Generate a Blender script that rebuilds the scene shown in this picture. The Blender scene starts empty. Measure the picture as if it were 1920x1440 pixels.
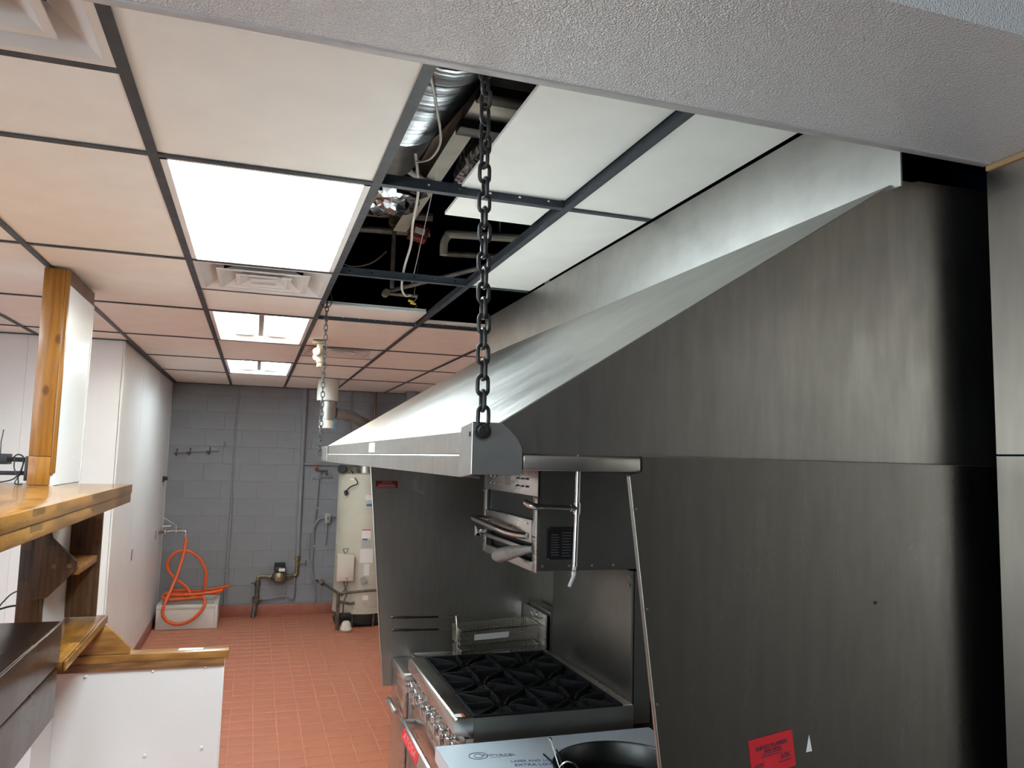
import bpy, bmesh, math, random
from mathutils import Vector, Matrix
random.seed(7)
S = bpy.context.scene
COL = S.collection
PI = math.pi

# ------------------------------------------------------------------ camera, world, exposure
cam_d = bpy.data.cameras.new('camera')
cam_d.sensor_width = 36.0
cam_d.lens = 27.3555
cam_d.clip_start = 0.02
cam = bpy.data.objects.new('camera', cam_d)
COL.objects.link(cam)
_yaw, _pit, _rol = math.radians(18.10135522), math.radians(5.58208309), math.radians(1.47251378)
_f = Vector((math.sin(_yaw)*math.cos(_pit), math.cos(_yaw)*math.cos(_pit), math.sin(_pit)))
_r0 = Vector((math.cos(_yaw), -math.sin(_yaw), 0)); _u0 = _r0.cross(_f)
_r = _r0*math.cos(_rol) + _u0*math.sin(_rol); _u = _u0*math.cos(_rol) - _r0*math.sin(_rol)
M = Matrix.Identity(4)
for i in range(3):
    M[i][0], M[i][1], M[i][2] = _r[i], _u[i], -_f[i]
M[0][3], M[1][3], M[2][3] = 0.30878, -2.27011, 1.909
cam.matrix_world = M
S.camera = cam
S.view_settings.view_transform = 'Standard'
S.view_settings.look = 'None'
S.view_settings.exposure = 1.06
S.cycles.max_bounces = 7
S.cycles.diffuse_bounces = 4
S.cycles.glossy_bounces = 3
S.cycles.transmission_bounces = 2
S.cycles.use_light_tree = False
S.cycles.adaptive_threshold = 0.03
S.view_settings.gamma = 1.0
S.view_settings.use_curve_mapping = False
w = bpy.data.worlds.new('world'); S.world = w
w.use_nodes = True
w.node_tree.nodes['Background'].inputs[0].default_value = (0.5, 0.55, 0.6, 1)
w.node_tree.nodes['Background'].inputs[1].default_value = 0.02
LIGHT1, LIGHT2, LIGHT_NEAR, FILL_LEFT = 18.5, 27.0, 8.0, 15.0     # strengths of the lit ceiling panels, tubes and added left fill
DAYLIGHT = 5.5                                   # bright panes of the window behind the camera
CEIL = 2.717                                     # underside of the ceiling grid
YB = 7.6                                         # block wall at the back
FT2, FT4 = 0.6096, 1.2192

# ------------------------------------------------------------------ materials
def nodes_of(name):
    m = bpy.data.materials.new(name); m.use_nodes = True
    nt = m.node_tree
    return m, nt, nt.nodes['Principled BSDF'], nt.nodes, nt.links

def coords(nt, scale=(1,1,1), rot=(0,0,0)):
    tc = nt.nodes.new('ShaderNodeTexCoord'); mp = nt.nodes.new('ShaderNodeMapping')
    mp.inputs['Scale'].default_value = scale; mp.inputs['Rotation'].default_value = rot
    nt.links.new(tc.outputs['Object'], mp.inputs['Vector'])
    return mp.outputs['Vector']

def noise(nt, vec, scale, detail=4, rough=0.5):
    n = nt.nodes.new('ShaderNodeTexNoise')
    n.inputs['Scale'].default_value = scale; n.inputs['Detail'].default_value = detail
    n.inputs['Roughness'].default_value = rough
    nt.links.new(vec, n.inputs['Vector'])
    return n.outputs['Fac']

def ramp(nt, fac, stops):
    r = nt.nodes.new('ShaderNodeValToRGB')
    e = r.color_ramp.elements
    while len(e) < len(stops): e.new(0.5)
    for k, (p, c) in enumerate(stops):
        e[k].position = p; e[k].color = (*c, 1) if len(c) == 3 else c
    nt.links.new(fac, r.inputs['Fac'])
    return r.outputs['Color']

def bump(nt, bsdf, height, strength, dist=0.002):
    b = nt.nodes.new('ShaderNodeBump')
    b.inputs['Strength'].default_value = strength; b.inputs['Distance'].default_value = dist
    nt.links.new(height, b.inputs['Height']); nt.links.new(b.outputs['Normal'], bsdf.inputs['Normal'])

def mat(name, col, rough=0.5, metal=0.0, var=0.08, vscale=6.0, bump_s=0.0, bump_scale=80.0, spec=0.5, emit=None, es=0.0, coat=0.0, vs=(1,1,1), rvar=0.0):
    m, nt, b, N, Lk = nodes_of(name)
    v = coords(nt, vs)
    f = noise(nt, v, vscale, 5)
    lo = tuple(max(0, c*(1-var)) for c in col); hi = tuple(min(1, c*(1+var)) for c in col)
    Lk.new(ramp(nt, f, [(0.3, lo), (0.7, hi)]), b.inputs['Base Color'])
    b.inputs['Roughness'].default_value = rough
    if rvar:
        f2 = noise(nt, v, vscale*1.7, 5)
        Lk.new(ramp(nt, f2, [(0.3, (rough-rvar,)*3), (0.7, (rough+rvar,)*3)]), b.inputs['Roughness'])
    b.inputs['Metallic'].default_value = metal
    b.inputs['Specular IOR Level'].default_value = spec
    b.inputs['Coat Weight'].default_value = coat
    if bump_s: bump(nt, b, noise(nt, coords(nt), bump_scale, 2), bump_s)
    if emit:
        b.inputs['Emission Color'].default_value = (*emit, 1); b.inputs['Emission Strength'].default_value = es
    return m

def steel(name, col, rough, streak=(1,1,14), var=0.10, rvar=0.06, smudge=0.0, brush=0.05):
    """sheet metal: fine brushing, drips and smudges in colour and gloss"""
    m, nt, b, N, Lk = nodes_of(name)
    v = coords(nt, streak); v1 = coords(nt)
    f = noise(nt, v, 7, 6, 0.6); g = noise(nt, v1, 3.0, 5, 0.6)
    mx = N.new('ShaderNodeMath'); mx.operation = 'ADD'; Lk.new(f, mx.inputs[0]); Lk.new(g, mx.inputs[1])
    hv = N.new('ShaderNodeMath'); hv.operation = 'MULTIPLY'; hv.inputs[1].default_value = 0.5; Lk.new(mx.outputs[0], hv.inputs[0])
    lo = tuple(c*(1-var) for c in col); hi = tuple(min(1, c*(1+var)) for c in col)
    Lk.new(ramp(nt, hv.outputs[0], [(0.36, lo), (0.64, hi)]), b.inputs['Base Color'])
    Lk.new(ramp(nt, hv.outputs[0], [(0.36, (rough+rvar+smudge,)*3), (0.64, (rough-rvar,)*3)]), b.inputs['Roughness'])
    b.inputs['Metallic'].default_value = 1.0
    if brush: bump(nt, b, noise(nt, coords(nt, (streak[2], streak[1], streak[0])), 60, 3), brush, 0.001)
    return m

def wood(name, axis, c_lo, c_hi, block=0.0, rough=0.32, coat=0.3, knots=()):
    m, nt, b, N, Lk = nodes_of(name)
    sc = {'X': (1, 9, 9), 'Y': (9, 1, 9), 'Z': (9, 9, 1)}[axis]
    v = coords(nt, sc)
    f = noise(nt, v, 4.5, 8, 0.62)
    wv = N.new('ShaderNodeTexWave'); wv.inputs['Scale'].default_value = 1.3; wv.inputs['Distortion'].default_value = 9
    wv.inputs['Detail'].default_value = 3; Lk.new(v, wv.inputs['Vector'])
    a = N.new('ShaderNodeMix'); a.data_type = 'FLOAT'; a.inputs[0].default_value = 0.14
    Lk.new(f, a.inputs[2]); Lk.new(wv.outputs['Fac'], a.inputs[3])
    mid = tuple((x+y)/2 for x, y in zip(c_lo, c_hi))
    c = ramp(nt, a.outputs[0], [(0.28, c_lo), (0.5, mid), (0.74, c_hi)])
    for (kx, kz) in knots:          # brown knots at fixed spots of the board
        sub = N.new('ShaderNodeVectorMath'); sub.operation = 'SUBTRACT'; sub.inputs[1].default_value = (kx, 0, kz)
        Lk.new(coords(nt), sub.inputs[0])
        sc2 = N.new('ShaderNodeVectorMath'); sc2.operation = 'MULTIPLY'; sc2.inputs[1].default_value = (1, 0.0, 0.6); Lk.new(sub.outputs[0], sc2.inputs[0])
        ln = N.new('ShaderNodeVectorMath'); ln.operation = 'LENGTH'; Lk.new(sc2.outputs[0], ln.inputs[0])
        km = ramp(nt, ln.outputs['Value'], [(0.004, (0.45, 0.35, 0.35)), (0.011, (0.55, 0.42, 0.40)), (0.016, (1, 1, 1))])
        mk = N.new('ShaderNodeMix'); mk.data_type = 'RGBA'; mk.blend_type = 'MULTIPLY'; mk.inputs[0].default_value = 1
        Lk.new(c, mk.inputs[6]); Lk.new(km, mk.inputs[7]); c = mk.outputs[2]
    if block:
        # glued staves: one tone for each box-shaped strip
        bs = {'X': (7.5, 23.5, 23.5), 'Y': (23.5, 7.5, 23.5), 'Z': (23.5, 23.5, 7.5)}[axis]
        v0 = coords(nt, bs)
        # shift every other strip along the grain so that the end joints stagger
        sx = N.new('ShaderNodeSeparateXYZ'); Lk.new(v0, sx.inputs[0])
        al = 'XYZ'.index(axis); ac = (al+1) % 3
        fl0 = N.new('ShaderNodeMath'); fl0.operation = 'FLOOR'; Lk.new(sx.outputs[ac], fl0.inputs[0])
        mu = N.new('ShaderNodeMath'); mu.operation = 'MULTIPLY'; mu.inputs[1].default_value = 0.37; Lk.new(fl0.outputs[0], mu.inputs[0])
        ad = N.new('ShaderNodeMath'); ad.operation = 'ADD'; Lk.new(mu.outputs[0], ad.inputs[0]); Lk.new(sx.outputs[al], ad.inputs[1])
        cm = N.new('ShaderNodeCombineXYZ')
        for q in range(3): Lk.new(ad.outputs[0] if q == al else sx.outputs[q], cm.inputs[q])
        fl1 = N.new('ShaderNodeVectorMath'); fl1.operation = 'FLOOR'; Lk.new(cm.outputs[0], fl1.inputs[0])
        wnz = N.new('ShaderNodeTexWhiteNoise'); wnz.noise_dimensions = '3D'; Lk.new(fl1.outputs[0], wnz.inputs['Vector'])
        hs = N.new('ShaderNodeSeparateColor'); Lk.new(wnz.outputs['Color'], hs.inputs[0])
        sh = ramp(nt, hs.outputs[0], [(0.0, (1-block,)*3), (1.0, (1,1,1))])
        mm = N.new('ShaderNodeMix'); mm.data_type = 'RGBA'; mm.blend_type = 'MULTIPLY'; mm.inputs[0].default_value = 1
        Lk.new(c, mm.inputs[6]); Lk.new(sh, mm.inputs[7]); c = mm.outputs[2]
    Lk.new(c, b.inputs['Base Color'])
    b.inputs['Roughness'].default_value = rough; b.inputs['Coat Weight'].default_value = coat; b.inputs['Coat Roughness'].default_value = 0.12
    bump(nt, b, f, 0.06, 0.002)
    return m

def pebble(name, col, rough, scale, strength, dist=0.0015):
    m, nt, b, N, Lk = nodes_of(name)
    v = coords(nt)
    f = noise(nt, v, 1.5, 4)
    Lk.new(ramp(nt, f, [(0.3, tuple(c*0.95 for c in col)), (0.7, col)]), b.inputs['Base Color'])
    b.inputs['Roughness'].default_value = rough
    vo = N.new('ShaderNodeTexVoronoi'); vo.feature = 'SMOOTH_F1'; vo.inputs['Scale'].default_value = scale
    Lk.new(v, vo.inputs['Vector'])
    bump(nt, b, vo.outputs['Distance'], strength, dist)
    return m

def foil_mat():
    m, nt, b, N, Lk = nodes_of('crinkled_foil')
    v = coords(nt)
    b.inputs['Base Color'].default_value = (0.36, 0.36, 0.38, 1); b.inputs['Metallic'].default_value = 1; b.inputs['Roughness'].default_value = 0.22
    vo = N.new('ShaderNodeTexVoronoi'); vo.inputs['Scale'].default_value = 26; Lk.new(v, vo.inputs['Vector'])
    bump(nt, b, vo.outputs['Distance'], 0.5, 0.012)
    return m

def lit(name, col, strength):
    m = bpy.data.materials.new(name); m.use_nodes = True
    nt = m.node_tree; nt.nodes.clear()
    e = nt.nodes.new('ShaderNodeEmission'); o = nt.nodes.new('ShaderNodeOutputMaterial')
    e.inputs[0].default_value = (*col, 1); e.inputs[1].default_value = strength
    nt.links.new(e.outputs[0], o.inputs[0])
    return m

T = {}
T['tile'] = mat('ceiling_tile', (0.89, 0.875, 0.825), 0.75, var=0.03, bump_s=0.15, bump_scale=300)
T['grid'] = mat('grid_paint', (0.048, 0.057, 0.068), 0.5, spec=0.3, var=0.25, vscale=10, rvar=0.06)
T['gridside'] = mat('grid_galvanised', (0.16, 0.165, 0.17), 0.42, metal=0.5, var=0.3, vscale=12)
T['white_metal'] = mat('white_enamel', (0.80, 0.79, 0.77), 0.35, var=0.03)
T['vent'] = mat('vent_enamel', (0.72, 0.70, 0.68), 0.28, var=0.05)
T['panel_on'] = lit('light_diffuser_on', (0.83, 0.97, 1.0), LIGHT1)
T['tube_warm'] = lit('tube_warm_on', (0.97, 0.95, 0.82), LIGHT2)
T['tube_cool'] = lit('tube_cool_on', (0.86, 0.98, 1.0), LIGHT2*0.9)
T['panel_near'] = lit('near_diffuser_on', (0.80, 0.94, 1.0), LIGHT_NEAR)
T['daylight'] = lit('daylight_pane', (0.76, 0.90, 1.0), DAYLIGHT)
T['left_fill'] = lit('left_fill_on', (0.82, 0.93, 1.0), FILL_LEFT)
T['steel'] = steel('stainless_sheet', (0.47, 0.43, 0.385), 0.33, (5, 5, 0.8), 0.08, 0.04, brush=0.0)
T['steel_h'] = steel('stainless_sheet_grimy', (0.37, 0.34, 0.305), 0.34, (5, 5, 0.8), 0.13, 0.05, brush=0.0)
T['steel_in_shade'] = steel('stainless_hood_shade', (0.37, 0.35, 0.315), 0.42, (5, 5, 0.8), 0.08, 0.04, brush=0.0)  # base darkened to put in the shade under the hood
T['steel_bright'] = steel('stainless_slope', (0.47, 0.46, 0.44), 0.36, (1, 8, 1), 0.10, 0.07)
T['galv'] = steel('galvanised_sheet', (0.40, 0.395, 0.375), 0.46, (1, 1, 1.4), 0.12, 0.06)
T['steel_eq'] = steel('stainless_equipment', (0.58, 0.56, 0.54), 0.30, (1, 1, 8), 0.06, 0.05)
T['steel_shade'] = steel('shaded_stainless', (0.17, 0.165, 0.155), 0.42, (1, 1, 1), 0.06, 0.04, brush=0.0)  # shaded copy of the steel, shade lies in the base colour
T['steel_guard_shaded'] = steel('guard_stainless_shaded', (0.24, 0.23, 0.21), 0.45, (1, 1, 1), 0.08, 0.04, brush=0.0)  # shade on range back and side put into the colour
T['steel_splash_refl'] = steel('splash_reflection_steel', (0.235, 0.215, 0.19), 0.30, (5, 5, 0.8), 0.12, 0.05, brush=0.0)  # dim brownish reflections put into the base colour
T['steel_brown_refl'] = steel('brown_reflection_steel', (0.075, 0.040, 0.027), 0.30, (1, 1, 1), 0.08, 0.04, brush=0.0)  # brown reflection of floor and wood painted into the base
T['chrome'] = mat('chrome', (0.80, 0.80, 0.80), 0.10, metal=1.0, var=0.02)
T['pipe_chrome'] = mat('chrome_pipe', (0.62, 0.61, 0.60), 0.20, metal=1.0, var=0.05)
T['black_iron'] = mat('cast_iron', (0.009, 0.009, 0.010), 0.65, spec=0.25, var=0.3, vscale=40, bump_s=0.2, bump_scale=200)
T['black'] = mat('black_plastic', (0.012, 0.012, 0.014), 0.4, var=0.1)
T['chain'] = mat('chain_iron', (0.045, 0.042, 0.040), 0.5, metal=0.7, var=0.4, vscale=60, rvar=0.1)
T['chain_far'] = mat('chain_galvanised', (0.09, 0.09, 0.092), 0.42, metal=0.8, var=0.3, vscale=60)
T['soffit'] = pebble('textured_paint', (0.74, 0.73, 0.725), 0.22, 400, 0.9, 0.0022)
T['bead'] = mat('bead_paint', (0.60, 0.585, 0.58), 0.45, var=0.05, vscale=20)
T['frp'] = pebble('white_wall_panel', (0.87, 0.875, 0.875), 0.30, 70, 0.22, 0.0012)
T['refl_darkener'] = mat('reflection_darkener', (0.07, 0.065, 0.06), 0.5, var=0.1)
T['near_unlit'] = mat('near_room_unlit', (0.20, 0.195, 0.19), 0.6, var=0.03)  # wall behind darkened in its colour, as if the room were unlit
T['white_paint'] = mat('white_paint', (0.80, 0.795, 0.79), 0.5, var=0.02)
T['block'] = mat('grey_block_paint', (0.255, 0.268, 0.292), 0.55, var=0.06, vscale=4, bump_s=0.35, bump_scale=140)
T['mortar'] = mat('grey_joint_paint', (0.24, 0.252, 0.275), 0.6, var=0.05)
T['pipe_grey'] = mat('grey_painted_pipe', (0.245, 0.255, 0.278), 0.42, var=0.06)
T['floor_tile'] = mat('red_quarry_tile', (0.50, 0.186, 0.112), 0.42, var=0.07, vscale=5, bump_s=0.10, bump_scale=60, rvar=0.08)
T['grout'] = mat('red_grout', (0.58, 0.235, 0.15), 0.6, var=0.08, vscale=12)
T['base_red'] = mat('red_base_tile', (0.33, 0.115, 0.075), 0.38, var=0.1, vscale=9)
T['wood_z'] = wood('stained_pine_upright', 'Z', (0.155, 0.052, 0.005), (0.29, 0.115, 0.013), coat=0.08, knots=((0.002, -0.13), (0.036, 0.10)))
T['wood_plain'] = wood('stained_pine_offcut', 'Z', (0.17, 0.060, 0.006), (0.31, 0.125, 0.015), coat=0.08)
T['wood_dark'] = wood('dark_stained_board', 'Z', (0.05, 0.021, 0.007), (0.18, 0.080, 0.026), block=0.45, rough=0.6, coat=0.0)
T['wood_y'] = wood('butcher_block', 'Y', (0.21, 0.080, 0.011), (0.47, 0.215, 0.038), block=0.62, rough=0.24, coat=0.35)
T['wood_x'] = wood('stained_board', 'X', (0.22, 0.085, 0.018), (0.48, 0.235, 0.065), block=0.1)
T['wood_mix'] = wood('dark_trim_board', 'X', (0.09, 0.035, 0.012), (0.36, 0.18, 0.07))
T['wood_brown'] = mat('brown_trim', (0.13, 0.070, 0.045), 0.5, var=0.15)
T['raw_wood'] = wood('raw_trim', 'Y', (0.34, 0.20, 0.09), (0.55, 0.36, 0.18), rough=0.55, coat=0)
T['orange'] = mat('orange_rubber', (0.80, 0.125, 0.022), 0.42, var=0.06)
T['porcelain'] = mat('white_basin', (0.70, 0.68, 0.64), 0.35, var=0.04)
T['brass'] = mat('aged_brass', (0.30, 0.25, 0.16), 0.42, metal=0.8, var=0.3, vscale=30)
T['copper'] = mat('copper_pipe', (0.22, 0.145, 0.10), 0.38, metal=0.9, var=0.2, vscale=10)
T['heater'] = mat('heater_enamel', (0.52, 0.495, 0.405), 0.42, var=0.05)
T['box_beige'] = mat('beige_box', (0.62, 0.58, 0.50), 0.5, var=0.03)
T['rust_pipe'] = mat('rusty_pipe', (0.13, 0.105, 0.085), 0.55, metal=0.4, var=0.45, vscale=18)
T['dark_red'] = mat('dark_red_box', (0.12, 0.014, 0.014), 0.5, var=0.1)
T['red_paint'] = mat('red_paint', (0.42, 0.03, 0.03), 0.5, var=0.1)
T['void_shade'] = mat('shaded_void', (0.0045, 0.0075, 0.018), 0.9, var=0.2, spec=0.0)  # near-black base carries the shade of the unlit voids
T['beam'] = mat('beam_primer', (0.42, 0.39, 0.33), 0.5, var=0.12, vscale=8)
T['cable_w'] = mat('white_cable', (0.62, 0.60, 0.54), 0.45, var=0.04)
T['cable_k'] = mat('black_cable', (0.012, 0.012, 0.013), 0.35, var=0.1)
T['foil'] = foil_mat()
T['flex_jacket'] = mat('silver_duct_jacket', (0.20, 0.20, 0.21), 0.28, metal=1.0, var=0.3, vscale=14, bump_s=0.3, bump_scale=30)
T['grey_box'] = mat('grey_metal_box', (0.36, 0.36, 0.35), 0.45, metal=0.3, var=0.1)
T['duct_board'] = mat('flue_sleeve', (0.60, 0.60, 0.53), 0.35, var=0.06)
T['yellow'] = mat('yellow_nut', (0.75, 0.60, 0.04), 0.4, var=0.03)
T['blue_tape'] = mat('blue_tape', (0.05, 0.16, 0.24), 0.5, var=0.1)
T['film'] = mat('blue_white_film', (0.60, 0.69, 0.76), 0.24, var=0.03, coat=0.4)
T['ink'] = mat('dark_ink', (0.03, 0.035, 0.06), 0.5, var=0.02)
T['ink_blue'] = mat('blue_ink', (0.04, 0.08, 0.30), 0.5, var=0.02)
T['paper_red'] = mat('red_paper', (0.62, 0.016, 0.024), 0.45, var=0.10, vscale=20)
T['paper'] = mat('white_paper', (0.78, 0.77, 0.75), 0.5, var=0.02)
T['label_red'] = mat('dark_red_label', (0.13, 0.007, 0.012), 0.35, var=0.05)
T['label_pink'] = mat('label_print', (0.55, 0.30, 0.24), 0.45, var=0.02)
T['plate_black'] = mat('black_rating_plate', (0.006, 0.006, 0.008), 0.3, var=0.05)
T['plate_text'] = mat('plate_print', (0.16, 0.16, 0.17), 0.5, var=0.02)
T['badge_red'] = mat('badge_red', (0.75, 0.03, 0.05), 0.35, var=0.04)
T['badge_light'] = mat('badge_letters', (0.85, 0.32, 0.30), 0.35, var=0.02)
T['opening_shade'] = mat('opening_shade_black', (0.004, 0.005, 0.008), 0.35, spec=0.2, var=0.05)  # flat black stands in for shade inside the broiler openings
T['orange_sticker'] = mat('orange_sticker', (0.70, 0.12, 0.02), 0.4, var=0.03)
T['wire'] = mat('plated_wire', (0.78, 0.73, 0.64), 0.30, metal=1.0, var=0.1)
T['grip_grey'] = mat('worn_grey_grip', (0.26, 0.25, 0.225), 0.35, var=0.2, vscale=25)
T['led'] = mat('red_led', (0.8, 0.05, 0.03), 0.4, emit=(1, 0.1, 0.05), es=3.0)
T['lamp_plastic'] = mat('cream_plastic', (0.50, 0.45, 0.33), 0.4, var=0.03)
T['grey_label'] = mat('grey_label', (0.42, 0.44, 0.43), 0.5, var=0.15, vscale=60)
T['blue_label'] = mat('blue_label', (0.05, 0.14, 0.36), 0.5, var=0.02)
T['pot'] = steel('used_pot_steel', (0.09, 0.088, 0.084), 0.38, (1, 1, 3), 0.15, 0.05)
T['white_bag'] = mat('crumpled_white_plastic', (0.66, 0.63, 0.56), 0.5, var=0.1, vscale=20, bump_s=0.6, bump_scale=30)

# ------------------------------------------------------------------ mesh helpers
class MB:
    """collects world-space geometry for one mesh"""
    def __init__(s): s.v = []; s.f = []
    def add(s, vs, fs):
        o = len(s.v); s.v += [tuple(p) for p in vs]; s.f += [tuple(i+o for i in f) for f in fs]; return s
    def box(s, x0, x1, y0, y1, z0, z1):
        return s.add([(x0,y0,z0),(x1,y0,z0),(x1,y1,z0),(x0,y1,z0),(x0,y0,z1),(x1,y0,z1),(x1,y1,z1),(x0,y1,z1)],
                     [(0,3,2,1),(4,5,6,7),(0,1,5,4),(1,2,6,5),(2,3,7,6),(3,0,4,7)])
    def prism(s, pts, axis, a, b):
        """polygon pts in the plane across axis, extruded from a to b"""
        n = len(pts)
        def p(q, t):
            return {'X': (t, q[0], q[1]), 'Y': (q[0], t, q[1]), 'Z': (q[0], q[1], t)}[axis]
        vs = [p(q, a) for q in pts] + [p(q, b) for q in pts]
        fs = [tuple(range(n))[::-1], tuple(range(n, 2*n))] + [(i, (i+1) % n, n+(i+1) % n, n+i) for i in range(n)]
        return s.add(vs, fs)
    def cyl(s, p, q, r, n=16, r2=None, cap=True):
        p, q = Vector(p), Vector(q); d = (q-p).normalized()
        a = d.orthogonal().normalized(); b = d.cross(a)
        r2 = r if r2 is None else r2
        vs = [p + a*r*math.cos(2*PI*k/n) + b*r*math.sin(2*PI*k/n) for k in range(n)] + \
             [q + a*r2*math.cos(2*PI*k/n) + b*r2*math.sin(2*PI*k/n) for k in range(n)]
        fs = [(k, (k+1) % n, n+(k+1) % n, n+k) for k in range(n)]
        if cap: fs += [tuple(range(n))[::-1], tuple(range(n, 2*n))]
        return s.add(vs, fs)
    def tube(s, pts, r, n=8, closed=False, cap=True):
        pts = [Vector(p) for p in pts]; m = len(pts)
        rs = r if isinstance(r, (list, tuple)) else [r]*m
        vs = []; prev = None
        for i in range(m):
            if closed: d = pts[(i+1) % m] - pts[i-1]
            else: d = pts[min(i+1, m-1)] - pts[max(i-1, 0)]
            d = d.normalized() if d.length > 1e-9 else Vector((0,0,1))
            a = d.orthogonal().normalized() if prev is None else (prev - d*prev.dot(d)).normalized()
            prev = a; b = d.cross(a)
            vs += [pts[i] + a*rs[i]*math.cos(2*PI*k/n) + b*rs[i]*math.sin(2*PI*k/n) for k in range(n)]
        fs = []
        for i in range(m if closed else m-1):
            j = (i+1) % m
            fs += [(i*n+k, i*n+(k+1) % n, j*n+(k+1) % n, j*n+k) for k in range(n)]
        if cap and not closed: fs += [tuple(range(n))[::-1], tuple(range((m-1)*n, m*n))]
        return s.add(vs, fs)
    def lathe(s, c, prof, n=32, cap=True):
        """prof: list of (radius, z) around a vertical axis at c"""
        m = len(prof); vs = []
        for (r, z) in prof: vs += [(c[0]+r*math.cos(2*PI*k/n), c[1]+r*math.sin(2*PI*k/n), c[2]+z) for k in range(n)]
        fs = []
        for i in range(m-1): fs += [(i*n+k, i*n+(k+1) % n, (i+1)*n+(k+1) % n, (i+1)*n+k) for k in range(n)]
        if cap: fs += [tuple(range(n))[::-1], tuple(range((m-1)*n, m*n))]
        return s.add(vs, fs)
    def quad(s, a, b, c, d): return s.add([a, b, c, d], [(0, 1, 2, 3)])

def smooth_path(ctrl, k=8):
    """Catmull-Rom through the control points"""
    P = [Vector(p) for p in ctrl]; out = []
    for i in range(len(P)-1):
        p0, p1, p2, p3 = P[max(i-1, 0)], P[i], P[i+1], P[min(i+2, len(P)-1)]
        for j in range(k):
            t = j/k
            out.append(0.5*((2*p1) + (p2-p0)*t + (2*p0-5*p1+4*p2-p3)*t*t + (3*p1-p0-3*p2+p3)*t**3))
    out.append(P[-1])
    return out

def mesh_of(mb, name, m, off=(0,0,0), bev=0.0, seg=2, smooth=True):
    me = bpy.data.meshes.new(name)
    me.from_pydata([(v[0]-off[0], v[1]-off[1], v[2]-off[2]) for v in mb.v], [], mb.f)
    bm = bmesh.new(); bm.from_mesh(me)
    bmesh.ops.recalc_face_normals(bm, faces=bm.faces)
    if bev:
        ed = [e for e in bm.edges if len(e.link_faces) == 2 and e.calc_face_angle(0) > 0.5]
        bmesh.ops.bevel(bm, geom=ed, offset=bev, segments=seg, affect='EDGES', profile=0.5, clamp_overlap=True)
    bm.to_mesh(me); bm.free()
    if smooth:
        for p in me.polygons: p.use_smooth = True
        me.set_sharp_from_angle(angle=math.radians(32))
    me.materials.append(T[m] if isinstance(m, str) else m)
    return me

ORIG = {}
def link(o, parent=None, loc=(0,0,0)):
    COL.objects.link(o)
    o.location = loc
    if parent is not None:
        o.parent = parent
        po = ORIG[parent.name]
        o.location = (loc[0]-po[0], loc[1]-po[1], loc[2]-po[2])
    ORIG[o.name] = Vector(loc)
    return o

def tag(o, label=None, cat=None, group=None, kind=None):
    if label: o['label'] = label
    if cat: o['category'] = cat
    if group: o['group'] = group
    if kind: o['kind'] = kind
    return o

def thing(name, label, cat, loc, group=None, kind=None):
    o = bpy.data.objects.new(name, None); o.empty_display_size = 0.05
    link(o, None, loc)
    return tag(o, label, cat, group, kind)

def part(name, mb, m, parent, bev=0.0, seg=2, label=None, kind=None, loc=None):
    """one mesh under a thing or part; origin at its own centre"""
    if loc is None:
        n = len(mb.v)
        loc = [ (min(v[i] for v in mb.v)+max(v[i] for v in mb.v))/2 for i in range(3)]
    o = bpy.data.objects.new(name, mesh_of(mb, name, m, loc, bev, seg))
    link(o, parent, loc)
    if label: o['label'] = label
    if kind: o['kind'] = kind
    return o

def solo(name, mb, m, label, cat, bev=0.0, group=None, kind=None):
    """a thing that is one mesh"""
    loc = [(min(v[i] for v in mb.v)+max(v[i] for v in mb.v))/2 for i in range(2)] + [min(v[2] for v in mb.v)]
    o = bpy.data.objects.new(name, mesh_of(mb, name, m, loc, bev))
    link(o, None, loc)
    return tag(o, label, cat, group, kind)

def struct(name, mb, m, bev=0.0):
    o = bpy.data.objects.new(name, mesh_of(mb, name, m, (0,0,0), bev))
    link(o, None, (0,0,0)); o['kind'] = 'structure'
    return o

def inst(name, me, parent, loc, rot=(0,0,0), scale=(1,1,1), kind=None):
    o = bpy.data.objects.new(name, me)
    link(o, parent, loc); o.rotation_euler = rot; o.scale = scale
    if kind: o['kind'] = kind
    return o

def B(*a): return MB().box(*a)

def lettering(name, text, size, m, parent, origin, right, up, depth=0.0006, align='CENTER', squash=1.0):
    """flat lettering lying in the plane of right and up"""
    c = bpy.data.curves.new(name, 'FONT'); c.body = text; c.size = size; c.extrude = depth/2
    c.align_x = align; c.align_y = 'CENTER'; c.resolution_u = 2
    t = bpy.data.objects.new(name+'_tmp', c); COL.objects.link(t)
    bpy.context.view_layer.update()
    me = bpy.data.meshes.new_from_object(t.evaluated_get(bpy.context.evaluated_depsgraph_get()))
    bpy.data.objects.remove(t); bpy.data.curves.remove(c)
    r, u = Vector(right).normalized(), Vector(up).normalized(); n = r.cross(u)
    for v in me.vertices:
        q = r*v.co.x*squash + u*v.co.y + n*v.co.z
        v.co = q
    me.materials.clear(); me.materials.append(T[m])
    o = bpy.data.objects.new(name, me); link(o, parent, origin)
    return o

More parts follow.
